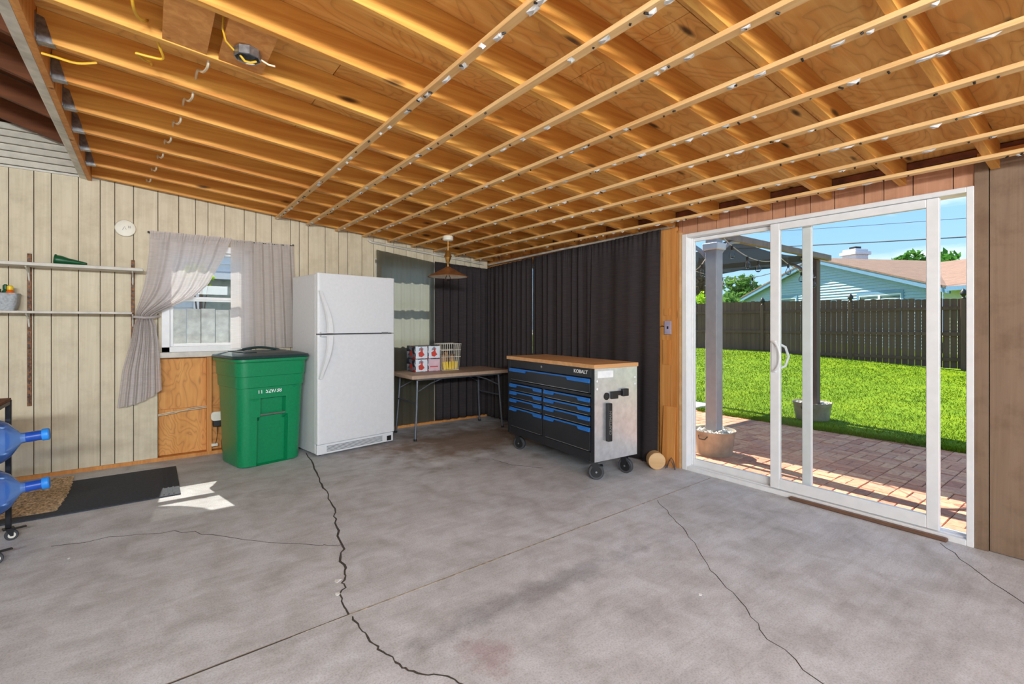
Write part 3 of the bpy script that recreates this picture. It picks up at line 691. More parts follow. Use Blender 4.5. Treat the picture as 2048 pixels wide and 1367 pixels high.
def handle(parent, pts, name='handle'):
    mb = MB(); n = len(pts); vs = []; fs = []
    for i, (x, y, z, w_) in enumerate(pts):
        vs += [(x - w_, y + .012, z), (x - w_ * .7, y - .006, z), (x + w_ * .7, y - .008, z), (x + w_, y + .012, z)]
    for i in range(n - 1):
        for k in range(4): fs.append((4 * i + k, 4 * i + (k + 1) % 4, 4 * i + 4 + (k + 1) % 4, 4 * i + 4 + k))
    fs.append((0, 3, 2, 1)); fs.append(tuple(4 * (n - 1) + k for k in range(4)))
    mb.add(vs, fs, True); return mb.build(name, 'fridge', parent)
def bow(z0, z1, flip):
    out = []
    for k in range(17):
        s = k / 16; z = z0 + (z1 - z0) * s; q = s if not flip else 1 - s
        out.append((.022 + .062 * math.sin(q * PI / 2) ** 1.3, -.018 - .075 * math.sin(min(1, q * 1.05) * PI * .6), z, .016 + .016 * q))
    return out
handle(fd, bow(FH - .17, ZM + .012, False)); handle(rd, bow(ZM - .012, ZM - .42, True))
bx(.02, .075, -.04, .01, ZM + .008, ZM + .022).build('handle_foot', 'fridge', fd, .003)
bx(.02, .075, -.04, .01, ZM - .022, ZM - .008).build('handle_foot', 'fridge', rd, .003)
bx(FW - .16, FW - .085, -.0015, .002, ZM - .003, ZM + .014).build('badge', 'fridgeseal', t)
kp = bx(.006, FW - .006, .022, .062, .022, .118).build('kick_plate', 'fridge', t, .008, 2)
for k in range(5): bx(.10, FW - .14, .0185, .0225, .043 + k * .012, .048 + k * .012).build('grille_slot', 'fridgeseal', kp)
bx(FW - .085, FW - .035, .0175, .0222, .035, .085).build('rating_label', 'blackplastic', kp)
bx(FW - .06, FW - .01, .05, .12, FH - .008, FH + .008).build('hinge_cover', 'fridge', t, .003)
for x, y in ((.06, .10), (FW - .06, .10), (.06, FD - .06), (FW - .06, FD - .06)):
    MB().tube([(x, y, 0), (x, y, .031)], .018, 10).build('levelling_foot', 'blackplastic', t)

# ================================================================== green wheeled bin
t = thing('wheelie_bin', 'green wheeled refuse bin with dark lid and white serial number, left of the fridge', 'bin', (.83, 5.015, 0), math.radians(12))
def rrect(w_, d, r, n=5):
    out = []
    for cx, cy, a0 in ((w_ / 2 - r, d / 2 - r, 0), (-w_ / 2 + r, d / 2 - r, PI / 2), (-w_ / 2 + r, -d / 2 + r, PI), (w_ / 2 - r, -d / 2 + r, 3 * PI / 2)):
        for k in range(n + 1):
            a = a0 + PI / 2 * k / n; out.append((cx + r * math.cos(a), cy + r * math.sin(a)))
    return out
def loft(secs, cap0=True, cap1=True):
    mb = MB(); vs = []; fs = []; n = len(secs[0][0])
    for ring, z in secs: vs += [(x, y, z) for x, y in ring]
    for i in range(len(secs) - 1):
        for k in range(n): fs.append((i * n + k, i * n + (k + 1) % n, (i + 1) * n + (k + 1) % n, (i + 1) * n + k))
    if cap0: fs.append(tuple(range(n))[::-1])
    if cap1: fs.append(tuple((len(secs) - 1) * n + k for k in range(n)))
    return mb.add(vs, fs, True)
def bw(z): return .535 + .055 * z, .485 + .105 * z
# body: front wall carries a catch-bar recess, so the loft ring is pushed in there
def ring(z, extra=0.0, fancy=True):
    w_, d = bw(z); w_ += extra; d += extra; pts = []
    for x, y in rrect(w_, d, .085, 6): pts.append([x, y])
    # resample front edge
    out = []
    for i, (x, y) in enumerate(pts):
        out.append((x, y)); nx = pts[(i + 1) % len(pts)]
        if abs(y + d / 2) < 1e-4 and abs(nx[1] + d / 2) < 1e-4:
            xs = [-.135, -.125, -.11, -.10, .10, .11, .125, .135]
            for q in xs:
                yy_ = -d / 2
                if fancy:
                    half = .105 if z > .40 else .13
                    if abs(q) < half and .0 < z < .60: yy_ += .055
                out.append((q, yy_))
    return out
secs = []
for z in [0.0, .012, .05, .15, .25, .36, .385, .40, .44, .55, .595, .605, .63, .70, .705, .73, .80, .805, .83, .87, .93]:
    ex = 0.0
    if z == 0.0: ex = -.03
    if z >= .705: ex = .018
    if z >= .805: ex = .03
    secs.append((ring(max(z, .0001) if z > 0 else -1 if False else z, ex), z))
body = loft(secs).build('body', 'green', t)
w_, d = bw(.95)
rim = loft([(rrect(w_ + .045, d + .045, .09, 6), .925), (rrect(w_ + .065, d + .065, .09, 6), .935), (rrect(w_ + .065, d + .065, .09, 6), .955), (rrect(w_ + .05, d + .05, .09, 6), .958)]).build('rim', 'green', t)
lid = loft([(rrect(w_ + .075, d + .075, .095, 6), .9585), (rrect(w_ + .085, d + .085, .095, 6), .968), (rrect(w_ + .07, d + .07, .095, 6), .985), (rrect(w_ - .02, d - .02, .09, 6), .998), (rrect(w_ - .08, d - .08, .09, 6), 1.006)]).build('lid', 'lid', t)
bx(-.22, -.12, -.22, .20, 1.0065, 1.014).build('lid_ridge', 'lid', lid, .003)
mb = MB(); vs = []
for k in range(13):
    s = k / 12; vs.append((-.16 + .40 * s, .17, 1.006 + .030 * math.sin(PI * s)))
mb.tube(vs, .012, 8).build('lid_handle', 'lid', lid)
MB().lathe([(.028, 1.006), (.03, 1.010), (.02, 1.0115), (.001, 1.0115)], 20, Matrix.Translation((.03, -.03, 0))).build('lid_emblem', 'galv', lid)
MB().tube([(.19, -.12, 1.008), (.20, -.06, 1.018), (.20, .06, 1.018), (.19, .12, 1.008)], .004, 6).build('lid_clip', 'steel', lid)
MB().tube([(-w_ / 2 + .02, d / 2 + .05, .97), (-.2, d / 2 + .10, .97), (.2, d / 2 + .10, .97), (w_ / 2 - .02, d / 2 + .05, .97)], .014, 8).build('grab_bar', 'green', t)
dd = bw(.47)[1]
MB().tube([(-.118, -dd / 2 + .012, .455), (.118, -dd / 2 + .012, .455)], .0085, 8).build('catch_bar', 'steel', t)
# raised band lips under the rim and corner ledges
for x0, x1, z in ((-.30, -.12, .60), (.16, .305, .695)):
    wz, dz = bw(z)
    xa = max(x0, -wz / 2 + .08); xb = min(x1, wz / 2 - .07)
    MB().tube([(xa, -dz / 2 + .006, z + .006), ((xa + xb) / 2, -dz / 2 + .001, z - .006), (xb, -dz / 2 + .006, z + .004)], .010, 8).build('moulded_ledge', 'green', t)
dz = bw(.66)[1]
for sx_, body_ in ((-.115, '11'), (.0, '529738')): text('serial_number', body_, .052, 'ink', t, (sx_, -bw(.665)[1] / 2 - .0012, .665), (PI / 2 - .08, 0, 0), .0006, .9)
for s in (-1, 1):
    MB().lathe([(.0, -.02), (.11, -.02), (.125, -.012), (.125, .012), (.11, .02), (.0, .02)], 24, Matrix.Translation((s * .20, .25, .126)) @ Matrix.Rotation(PI / 2, 4, 'Y'), cap=False).build('wheel', 'blackplastic', t)
MB().tube([(-.19, .25, .126), (.19, .25, .126)], .012, 8).build('axle', 'steel', t)

# ================================================================== folding table and what stands on it
TX0, TX1, TY0, TY1, TZ = 2.22, 3.50, 4.70, 5.33, .71
t = thing('folding_table', 'beige folding table with grey tube legs in the curtained corner', 'table', ((TX0 + TX1) / 2, (TY0 + TY1) / 2, 0))
lx, ly = (TX1 - TX0) / 2, (TY1 - TY0) / 2
bx(-lx, lx, -ly, ly, TZ - .042, TZ).build('table_top', 'tabletop', t, .010, 3)
bx(-lx + .08, lx - .08, -ly + .05, ly - .05, TZ - .060, TZ - .043).build('under_frame', 'tableleg', t)
for s in (-1, 1):
    for q in (-1, 1):
        L_ = MB().tube([(s * (lx - .10), q * (ly - .09), TZ - .05), (s * (lx - .085), q * (ly - .075), .35), (s * (lx - .06), q * (ly - .06), .012)], .0125, 10).build('leg', 'tableleg', t)
        MB().tube([(s * (lx - .0602), q * (ly - .0602), .022), (s * (lx - .06), q * (ly - .06), .0)], .017, 10).build('foot_cap', 'blackplastic', L_)
    MB().tube([(s * (lx - .083), -ly + .076, .40), (s * (lx - .083), ly - .076, .40)], .009, 8).build('cross_bar', 'tableleg', t)
    for q in (-1, 1):
        MB().tube([(s * (lx - .090), q * (ly - .082), .52), (s * (lx - .26), q * (ly - .10), .60), (s * (lx - .42), q * (ly - .11), TZ - .061)], .007, 8).build('brace', 'tableleg', t)
def printmat(name, ground, seed, dark=False):
    m, tt, b = nodemat(name)
    v = objcoord(tt, False); vo = N(tt, 'ShaderNodeTexVoronoi'); vo.inputs['Scale'].default_value = 34; vo.inputs['Randomness'].default_value = 1
    ad = N(tt, 'ShaderNodeMapping'); ad.inputs['Location'].default_value = (seed, seed * 2, 0); ad.inputs['Scale'].default_value = (1, .35, 1.0); ad.inputs['Rotation'].default_value = (0, .6, 0)
    tt.links.new(v, ad.inputs[0]); tt.links.new(ad.outputs[0], vo.inputs['Vector'])
    sp_ = N(tt, 'ShaderNodeSeparateColor'); tt.links.new(vo.outputs['Color'], sp_.inputs[0])
    if dark: st = [(0.0, srgb(30, 34, 44)), (.35, srgb(60, 70, 86)), (.55, srgb(190, 200, 210)), (.72, srgb(40, 46, 60)), (.9, srgb(196, 60, 48)), (1.0, srgb(120, 140, 160))]
    else: st = [(0.0, ground), (.72, ground), (.76, srgb(80, 100, 120)), (.86, srgb(150, 176, 196)), (1.0, ground)]
    tt.links.new(ramp(tt, sp_.outputs[0], st), b.inputs['Base Color']); b.inputs['Roughness'].default_value = 0.4
    return m
M['pdark'] = printmat('carton_dark_print', srgb(40, 44, 54), 1.3, True)
M['plight'] = printmat('carton_white_print', srgb(226, 232, 240), 4.1)
M['pink'] = plain('carton_pink_print', srgb(222, 190, 200), .4)
M['printred'] = plain('carton_red_print', srgb(204, 70, 56), .4)
def carton(label, x, y, z, plain_front=False):
    c = thing('drink_carton', label, 'carton', (x, y, z), math.radians(-4), 'drink cartons on the folding table')
    Wc, Dc, Hc = .155, .26, .148
    bx(-Wc / 2, Wc / 2, -Dc / 2, Dc / 2, 0, Hc).build('box', 'pdark', c, .003)
    bx(-Wc / 2 + .012, Wc / 2 - .004, -Dc / 2 - .0012, -Dc / 2 - .0001, .006, Hc - .006).build('front_print', 'pink' if plain_front else 'plight', c)
    if plain_front: bx(-.05, .05, -Dc / 2 - .0022, -Dc / 2 - .0013, .05, .062).build('red_line_print', 'printred', c)
    else:
        MB().prism([(-.03, .03), (.005, .02), (.04, .045), (.02, .075), (.012, .115), (-.008, .125), (-.004, .09), (-.035, .07)], -Dc / 2 - .0022, -Dc / 2 - .0013, 1).build('red_print', 'printred', c)
    bx(-Wc / 2 - .001, -Wc / 2 - .0001, -.05, .03, .03, .09).build('side_print', 'printred', c)
    return c
BXX, BYY = 2.50, 5.17
carton('drink carton at lower left of the stack on the table', BXX, BYY, TZ + .001)
carton('pink-fronted drink carton at lower right of the stack', BXX + .158, BYY - .011, TZ + .001, True)
carton('drink carton at upper left of the stack on the table', BXX, BYY, TZ + .151)
carton('drink carton at upper right of the stack beside the wire basket', BXX + .158, BYY - .011, TZ + .151)
# wire basket
t = thing('wire_basket', 'white wire basket holding jars and yellow packets beside the cartons', 'basket', (2.88, 5.12, TZ + .001), math.radians(-4))
bwx, bwy = .13, .105
for z, f in ((.003, .82), (.16, .96), (.24, .98), (.315, 1.0)):
    MB().tube([(-bwx * f, -bwy * f, z), (bwx * f, -bwy * f, z), (bwx * f, bwy * f, z), (-bwx * f, bwy * f, z), (-bwx * f, -bwy * f, z)], .0032, 6).build('hoop_wire', 'cream', t)
for k in range(11):
    a = -bwx + 2 * bwx * k / 10
    for s in (-1, 1): MB().tube([(a * .82, s * bwy * .82, .003), (a, s * bwy, .315)], .0018, 5).build('thin_wire', 'cream', t)
for k in range(8):
    a = -bwy + 2 * bwy * k / 7
    for s in (-1, 1): MB().tube([(s * bwx * .82, a * .82, .003), (s * bwx, a, .315)], .0018, 5).build('thin_wire', 'cream', t)
for k in range(9):
    a = -bwx * .82 + 2 * bwx * .82 * k / 8; MB().tube([(a, -bwy * .82, .003), (a, bwy * .82, .003)], .0018, 5).build('thin_wire', 'cream', t)
M['tan_packet'] = plain('tan_packet', srgb(176, 136, 96), .5, var=.15)
for k, (x, y, h_) in enumerate(((2.81, 5.10, .19), (2.87, 5.15, .22), (2.93, 5.10, .18))):
    j = thing('jar', 'brown-capped glass jar in the wire basket, %s' % ('nearest the cartons', 'in the middle at the back', 'on the side away from the cartons')[k], 'jar', (x, y, TZ + .009), 0, 'jars in the wire basket')
    MB().lathe([(.03, 0), (.033, .01), (.033, h_ - .05), (.024, h_ - .03), (.024, h_ - .02)], 16).build('jar_body', 'tan_packet', j)
    MB().lathe([(.027, h_ - .0195), (.027, h_), (.02, h_ + .003)], 16).build('jar_lid', 'rust', j)
for k in range(5):
    x = 2.80 + .037 * k
    o = MB().box(-.016, .016, -.005, .005, 0, .095).build('snack_packet', 'yellow', None, .003, 1, (x, 5.043 + .004 * (k % 2) , TZ + .009), (-.08, .06 * (k - 2), 0))
    tag(o, 'yellow packet at the front of the wire basket, %s from the cartons' % ('first', 'second', 'third', 'fourth', 'fifth')[k], 'packet', 'yellow packets in the wire basket')

# ================================================================== tool cabinet
FLc, FRc = Vector((2.91, 3.93)), Vector((2.81, 2.64)); CW = (FLc - FRc).length; CA = math.atan2((FRc - FLc).y, (FRc - FLc).x); CD = .475
t = thing('tool_cabinet', 'black rolling tool cabinet with blue drawer pulls and a wooden top', 'tool cabinet', (FLc.x, FLc.y, 0), CA)
CB, CT = .165, .905        # body bottom and top; local x runs along the front, local y goes back
bx(0.004, CW - .004, .022, CD, CB + .02, CT).build('body', 'cabblack', t, .003)
bx(CW - .004, CW, .0, CD, CB, CT).build('side_panel', 'brushed', t)
bx(0, .004, .0, CD, CB, CT).build('side_panel', 'cabblack', t)
fm = MB(); fm.box(.004, .045, 0, .0218, CB, CT); fm.box(CW - .045, CW - .0045, 0, .0218, CB, CT); fm.box(.045, CW - .045, 0, .0218, CB, CB + .07); fm.box(.045, CW - .045, 0, .0218, CT - .075, CT)
fm.box(.045, CW - .045, 0, .0218, .675, .70); fm.box(CW * .47 - .018, CW * .47 + .018, 0, .0218, CB + .07, .675)
fm.build('face_frame', 'cabblack', t, .002)
bx(-.01, CW + .008, -.012, CD + .01, CT + .0005, CT + .034).build('wooden_top', 'topwood', t, .004, 2)
def drawer(x0, x1, z0, z1):
    dm = bx(x0 + .003, x1 - .003, -.006, .0215, z0 + .004, z1 - .004).build('drawer', 'cabblack', t, .003)
    hgt = z1 - z0; e1 = x0 + (x1 - x0) * .24; e2 = x0 + (x1 - x0) * .76; zt = z1 - .006
    a = .020
    pull = MB()
    poly = [(x0 + .004, zt), (x1 - .004, zt), (x1 - .004, zt - .030), (e2 + .012, zt - .030), (e2, zt - .012), (e1, zt - .012), (e1 - .012, zt - .030), (x0 + .004, zt - .030)]
    # split the pull into convex pieces: bar along the top and a grip at each end
    pull.box(x0 + .004, x1 - .004, -.014, -.0065, zt - .012, zt)
    pull.prism([(x0 + .004, zt - .012), (e1, zt - .012), (e1 - .012, zt - .032), (x0 + .004, zt - .032)], -.019, -.0065, 1)
    pull.prism([(e2, zt - .012), (x1 - .004, zt - .012), (x1 - .004, zt - .032), (e2 + .012, zt - .032)], -.019, -.0065, 1)
    pull.build('pull', 'cabblue', dm)
    bx(x0 + .02, x1 - .02, -.0072, -.0062, z0 + .006, z0 + .010).build('drawer_lip', 'steel', dm)
drawer(.047, CW - .047, .703, CT - .077)
mid = CW * .47
for x0, x1 in ((.047, mid - .019), (mid + .019, CW - .047)):
    zz = .673
    for hh in (.075, .075, .085):
        drawer(x0, x1, zz - hh, zz); zz -= hh
    drawer(x0, x1, CB + .072, zz)
text('brand_lettering', 'KOBALT', .040, 'ink', t, (CW - .17, -.0012, CT - .034), (PI / 2, 0, 0), .0006, 1.15)
MB().lathe([(.012, 0), (.012, .005), (.008, .007)], 16, Matrix.Translation((CW * .45, 0, CT - .035)) @ Matrix.Rotation(PI / 2, 4, 'X')).build('lock', 'steel', t)
# side fittings: sticker, screws, emblem, bottle opener, power strip
bx(CW + .0002, CW + .001, .03, .20, CT - .075, CT - .02).build('sticker', 'ink', t)
for y, z in ((.025, CT - .10), (.025, CT - .16), (CD - .025, CT - .09), (CD - .025, CT - .145)):
    MB().lathe([(.009, 0), (.009, .002), (.004, .004)], 12, Matrix.Translation((CW + .0002, y, z)) @ Matrix.Rotation(PI / 2, 4, 'Y')).build('screw', 'ink', t)
em = MB().lathe([(.03, 0), (.03, .004), (.024, .004), (.024, .0015), (.001, .0015)], 24, Matrix.Translation((CW + .0002, .125, CT - .225)) @ Matrix.Rotation(PI / 2, 4, 'Y'), cap=False).build('emblem', 'blackplastic', t)
ho = MB(); ho.box(CW + .0003, CW + .02, .165, .24, CT - .25, CT - .19); ho.box(CW + .0003, CW + .03, .285, .35, CT - .235, CT - .175); ho.box(CW + .0003, CW + .012, .24, .285, CT - .225, CT - .19)
ho.build('bottle_opener', 'blackplastic', t, .003)
ps = bx(CW + .0003, CW + .035, .115, .16, .32, .625).build('power_strip', 'blackplastic', t, .004)
text('strip_lettering', 'CRAFTSMAN', .034, 'greyink', ps, (CW + .0358, .138, .47), (PI / 2, -PI / 2, PI / 2), .0004, 1.0)
def caster(x, y, swivel, brake):
    c = link('caster', MB().box(-.04, .04, -.05, .05, CB - .012, CB - .0005).mesh('caster', 'blackplastic', .003), t, (x, y, 0), (0, 0, swivel))
    R_ = .0635
    MB().lathe([(.022, -.014), (R_ - .006, -.018), (R_, -.012), (R_, .012), (R_ - .006, .018), (.022, .014)], 28, Matrix.Translation((.02, 0, R_)) @ Matrix.Rotation(PI / 2, 4, 'X'), cap=False).build('wheel', 'rubber', c)
    MB().lathe([(.0, -.017), (.043, -.0185), (.046, -.016), (.046, .016), (.043, .0185), (.0, .017)], 24, Matrix.Translation((.02, 0, R_)) @ Matrix.Rotation(PI / 2, 4, 'X'), cap=False).build('hub', 'blackplastic', c)
    for s in (-1, 1):
        MB().prism([(-.03, CB - .0125), (.03, CB - .0125), (.036, R_ + .004), (.02, R_ - .012), (.004, R_)], s * .022 - .002, s * .022 + .002, 1).build('fork_arm', 'blackplastic', c)
    MB().tube([(.02, -.026, R_), (.02, .026, R_)], .008, 10).build('axle_bolt', 'steel', c)
    if brake: bx(.03, .075, -.02, .02, R_ + .045, R_ + .055).build('brake_tab', 'blackplastic', c, .002)
caster(.085, .065, .5, False); caster(CW - .085, .065, .9, True); caster(CW - .085, CD - .07, .3, False); caster(.085, CD - .07, 1.2, False)

# ================================================================== curtains
def fold_curtain(name, path, z0, z1, amp, nf, mat, seed, thick=0.002, nu=160, nv=24, normal=(0, -1), flare=0.0, gather=.45, bottom=None):
    rd_ = random.Random(seed); ph = [rd_.uniform(0, 6.28) for _ in range(5)]; fr_ = [nf * rd_.uniform(.8, 1.2), nf * 1.7, nf * .5, nf * 2.9]
    p0, p1 = Vector(path[0]), Vector(path[1]); nn = Vector(normal)
    za = z1 if isinstance(z1, tuple) else (z1, z1)
    def fn(u, v):
        uu = u + .012 * math.sin(u * 31 + ph[4]) * (1 - v)
        w_ = (.6 * math.sin(2 * PI * fr_[0] * uu + ph[0] + .5 * math.sin(2 * PI * 1.3 * u + ph[2])) + .32 * math.sin(2 * PI * fr_[1] * uu + ph[1]) + .25 * math.sin(2 * PI * fr_[2] * uu + ph[3]))
        top = math.exp(-((1 - v) / .05) ** 2)
        a = amp * (1 - gather * top); small = .3 * amp * top * math.sin(2 * PI * fr_[3] * 2 * u + ph[1])
        p = p0.lerp(p1, u) + nn * (amp * 1.15 + w_ * a + small + flare * (1 - v))
        zt = za[0] + (za[1] - za[0]) * u
        zb = z0 + (bottom(u) if bottom else 0)
        return (p.x, p.y, zb + (zt - zb) * v)
    return grid(name, nu, nv, fn, mat, None, thick)
G_BLACK = 'dark curtains around the corner'
c = fold_curtain('curtain', [(2.095, 5.405), (2.84, 5.405)], .05, (2.125, 2.035), .011, 7, 'sheerblack', 3, 0.0, 120, 24)
tag(c, 'thin charcoal curtain beside the fridge with daylight showing through', 'curtain', G_BLACK)
c = fold_curtain('curtain', [(2.845, 5.41), (3.66, 5.41)], .05, (2.045, 2.005), .026, 7, 'blackcloth', 11)
tag(c, 'black curtain behind the folding table, between thin curtain and corner', 'curtain', G_BLACK)
c = fold_curtain('curtain', [(3.665, 5.375), (3.665, 4.42)], .03, (2.02, 2.055), .024, 9, 'blackcloth', 21, normal=(-1, 0))
tag(c, 'black curtain on the right-hand wall nearest the corner', 'curtain', G_BLACK)
c = fold_curtain('curtain', [(3.665, 4.415), (3.665, 3.47)], .03, (2.055, 2.085), .022, 7, 'blackcloth', 33, normal=(-1, 0))
tag(c, 'black curtain on the right-hand wall ending at the narrow light gap', 'curtain', G_BLACK)
c = fold_curtain('curtain', [(3.665, 3.455), (3.655, 2.62)], .02, (2.085, 2.105), .017, 2.6, 'blackcloth', 45, normal=(-1, 0), flare=.05)
tag(c, 'black curtain hanging beside the bare wooden post and sliding door', 'curtain', G_BLACK)
# white conduit carrying the curtains, along both walls
mb = MB(); mb.tube([(2.02, 5.452, 2.235), (2.06, 5.445, 2.215), (3.62, 5.445, 2.075)], .0135, 10)
o = mb.build('curtain_rail', 'metalwhite'); tag(o, 'white rail above the thin curtain along the back wall', 'rail')
mb = MB(); mb.tube([(3.69, 5.43, 2.07), (3.69, 4.0, 2.10), (3.69, 2.52, 2.125)], .0125, 10)
o = mb.build('curtain_rail', 'metalwhite'); tag(o, 'white rail above the black curtains on the right-hand wall', 'rail')

# grey curtains over the left window
def interp(tab, z):
    for (za, a), (zb, b_) in zip(tab, tab[1:]):
        if za >= z >= zb: return a + (b_ - a) * (za - z) / (za - zb)
    return tab[-1][1] if z < tab[-1][0] else tab[0][1]
Lt = [(2.10, -.002), (1.90, -.010), (1.746, -.025), (1.60, -.045), (1.475, -.075), (1.36, -.105), (1.318, -.095), (1.25, -.115), (1.118, -.136), (.856, -.195), (.535, -.229)]
Rt = [(2.10, .640), (2.033, .611), (1.90, .565), (1.757, .498), (1.64, .44), (1.535, .35), (1.47, .25), (1.412, .145), (1.36, .055), (1.318, .015), (1.25, .042), (1.069, .063), (.85, .075), (.676, .082), (.535, .082)]
def tied(u, v):
    zz = 2.10 - v * 1.565
    L_, R_ = interp(Lt, zz), interp(Rt, zz)
    wd = R_ - L_; x = L_ + wd * u
    pinch = min(1, wd / .5)
    fall = 0.0
    if zz < 1.32: fall = .045
    amp = .012 + .020 * (1 - pinch)
    y = 5.41 - .02 - amp * (math.sin(u * 2 * PI * 5.5 + 1.2 * math.sin(u * 5)) + .4 * math.sin(u * 2 * PI * 11 + .7)) - .03 * (1 - pinch) * math.sin(PI * u)
    if v < .035: y += .006 * math.sin(u * 2 * PI * 26)
    # diagonal drape: the free edge sags so lines sweep towards the tie
    if 1.33 < zz < 2.08: zz = zz - .05 * math.sin(PI * u) * math.sin(PI * (2.08 - zz) / .75)
    if v > .9: zz += (v - .9) / .1 * .13 * u ** 2
    return (x, y, zz)
t = thing('curtain', 'light grey curtain pulled aside and tied at the left of the window', 'curtain', (0, 5.39, .53))
o = grid('curtain_cloth', 120, 90, tied, 'greycloth2', t); o.location = (0, -5.39, -.53)
# tie band
bm_ = MB(); bm_.tube([(-.115, 5.36, 1.325), (-.04, 5.325, 1.318), (.03, 5.36, 1.322), (.065, 5.44, 1.335)], .011, 8)
o = bm_.build('tie_band', 'greycloth2', t); o.location = (0, -5.39, -.53)
rng = random.Random(5)
def rightc(u, v):
    x = .628 + u * (.57 + .05 * v); z = 2.09 - v * 1.07
    w_ = math.sin(u * 2 * PI * 7 + .8 * math.sin(6 * u)) + .4 * math.sin(u * 2 * PI * 13 + 1)
    a = .004 + .012 * min(1, u * 2.2)
    return (x, 5.405 - a * w_ - (.006 * math.sin(u * 170) if v < .05 else 0), z)
o = grid('curtain', 120, 30, rightc, 'greycloth', None)
tag(o, 'light grey curtain hanging straight down at the right of the window by the fridge', 'curtain')
t = thing('curtain_rod', 'thin dark curtain rod with end knobs over the left window', 'curtain rod', (0, 5.424, 2.088))
MB().tube([(-.01, -.005, .0), (.35, -.005, -.006), (.62, -.005, -.012), (1.20, -.005, -.004)], .004, 8).build('rod', 'blackplastic', t)
for x in (-.012, 1.20): MB().lathe([(.003, -.010), (.009, -.006), (.009, .004), (.003, .009)], 10, Matrix.Translation((x, -.005, .002))).build('end_knob', 'blackplastic', t)
for x in (.0, .60, 1.18): MB().tube([(x, -.005, .0), (x, .02, .004), (x, .044, .004)], .003, 6).build('bracket', 'blackplastic', t)

# ================================================================== pendant lamp
LX, LY = 2.553, 4.53
t = thing('pendant_lamp', 'brass pendant lamp with a wide bronze cone shade hanging from the ceiling strips', 'lamp', (LX, LY, zr(LX) - .022))
MB().lathe([(.052, 0), (.056, -.012), (.056, -.042), (.045, -.05), (.012, -.052)], 24).build('ceiling_rose', 'cream', t)
MB().tube([(0, 0, -.05), (0, 0, -.18)], .005, 8).build('stem', 'brass', t)
MB().lathe([(.006, -.155), (.018, -.16), (.040, -.215), (.042, -.222), (.034, -.226), (.016, -.285), (.010, -.295), (.010, -.335)], 24).build('counterweight', 'brass', t)
sh = MB().lathe([(.014, -.325), (.03, -.335), (.12, -.385), (.215, -.432), (.217, -.438), (.205, -.436), (.12, -.392), (.03, -.343), (.014, -.34)], 36, cap=False).build('shade', 'copper', t)
MB().lathe([(.202, -.4362), (.12, -.3935), (.03, -.3445)], 36, cap=False).build('shade_lining', 'shadein', sh)
MB().lathe([(.02, -.36), (.02, -.40), (.018, -.405)], 16).build('socket', 'blackplastic', t)
MB().lathe([(.012, -.4055), (.020, -.425), (.028, -.445), (.024, -.465), (.010, -.476), (.001, -.478)], 16).build('bulb', 'bulbglass', t)

# ================================================================== wall shelves and their load
def shelf(label, x0, x1, z, dep, thk):
    o = bx(x0, x1, YB - dep, YB - .025, z - thk, z).build('shelf', 'shelf', None, .003); return tag(o, label, 'shelf', 'painted wall shelves')
shelf('upper pale painted wall shelf left of the window', -1.9, -.05, 1.745, .22, .026)
shelf('lower pale painted wall shelf ending at the tied curtain', -1.9, -.125, 1.365, .20, .018)
for k, (x, z0, z1, lab) in enumerate(((-.782, .597, 1.832, 'tall rusty slotted shelf upright nearer the water jugs'), (-.124, .95, 1.832, 'rusty slotted shelf upright half hidden by the tied grey curtain'))):
    s = thing('shelf_standard', lab, 'shelf upright', (x, YB, 0), 0, 'slotted shelf uprights')
    bx(-.013, .013, -.016, -.001, z0, z1).build('upright', 'rust', s, .002)
    n = int((z1 - z0) / .05)
    for q in range(n):
        zq = z0 + .03 + q * .05
        bx(-.004, .004, -.0172, -.0161, zq, zq + .02).build('slot', 'blackplastic', s)
    for zs, dep in ((1.745 - .0265, .17), (1.365 - .0185, .15)):
        MB().prism([(-.017, zs), (-.017, zs - .11), (-.03, zs - .10), (-.06, zs - .045), (-dep, zs - .008), (-dep, zs)], -.005, .005, 0).build('bracket', 'shelf', s, .001)
# green spout lying on the upper shelf
t = thing('hose_funnel', 'dark green plastic funnel lying on the upper wall shelf', 'funnel', (-.60, 5.34, 1.7455))
MB().lathe([(.036, 0), (.038, .02), (.036, .045), (.026, .08), (.012, .19), (.008, .20)], 18, Matrix.Translation((0, 0, .038)) @ Matrix.Rotation(PI / 2 + .12, 4, 'Y') @ Matrix.Translation((0, 0, -.02))).build('cone', 'greenplastic', t)
MB().lathe([(.039, 0), (.041, .006), (.039, .012)], 18, Matrix.Translation((0, 0, .041)) @ Matrix.Rotation(PI / 2 + .12, 4, 'Y') @ Matrix.Translation((0, 0, -.022))).build('rim_ring', 'greenplastic', t)
# grey basket with bottles
t = thing('storage_basket', 'grey perforated plastic basket on the lower wall shelf', 'basket', (-.985, 5.355, 1.3655))
secs = [(rrect(.30 - .02, .14, .03), 0), (rrect(.31, .15, .03), .06), (rrect(.32, .16, .03), .125), (rrect(.326, .166, .03), .128), (rrect(.326, .166, .03), .136), (rrect(.30, .14, .02), .136), (rrect(.27, .12, .02), .02)]
loft(secs).build('tub', 'basket', t)
MB().prism([(-.045 + .0, .092), (.045, .092), (.05, .10), (.045, .108), (-.045, .108), (-.05, .10)], -.0835, -.080, 1).build('grip_hole', 'blackplastic', t)
def bottle(label, x, y, z, r, h_, mat, capmat, grp):
    b_ = thing('squeeze_bottle', label, 'bottle', (x, y, z), 0, grp)
    MB().lathe([(r * .9, 0), (r, .008), (r, h_ * .62), (r * .55, h_ * .78), (r * .5, h_ * .8)], 16).build('bottle_body', mat, b_)
    MB().lathe([(r * .62, h_ * .8), (r * .62, h_ * .95), (r * .3, h_)], 14).build('bottle_cap', capmat, b_)
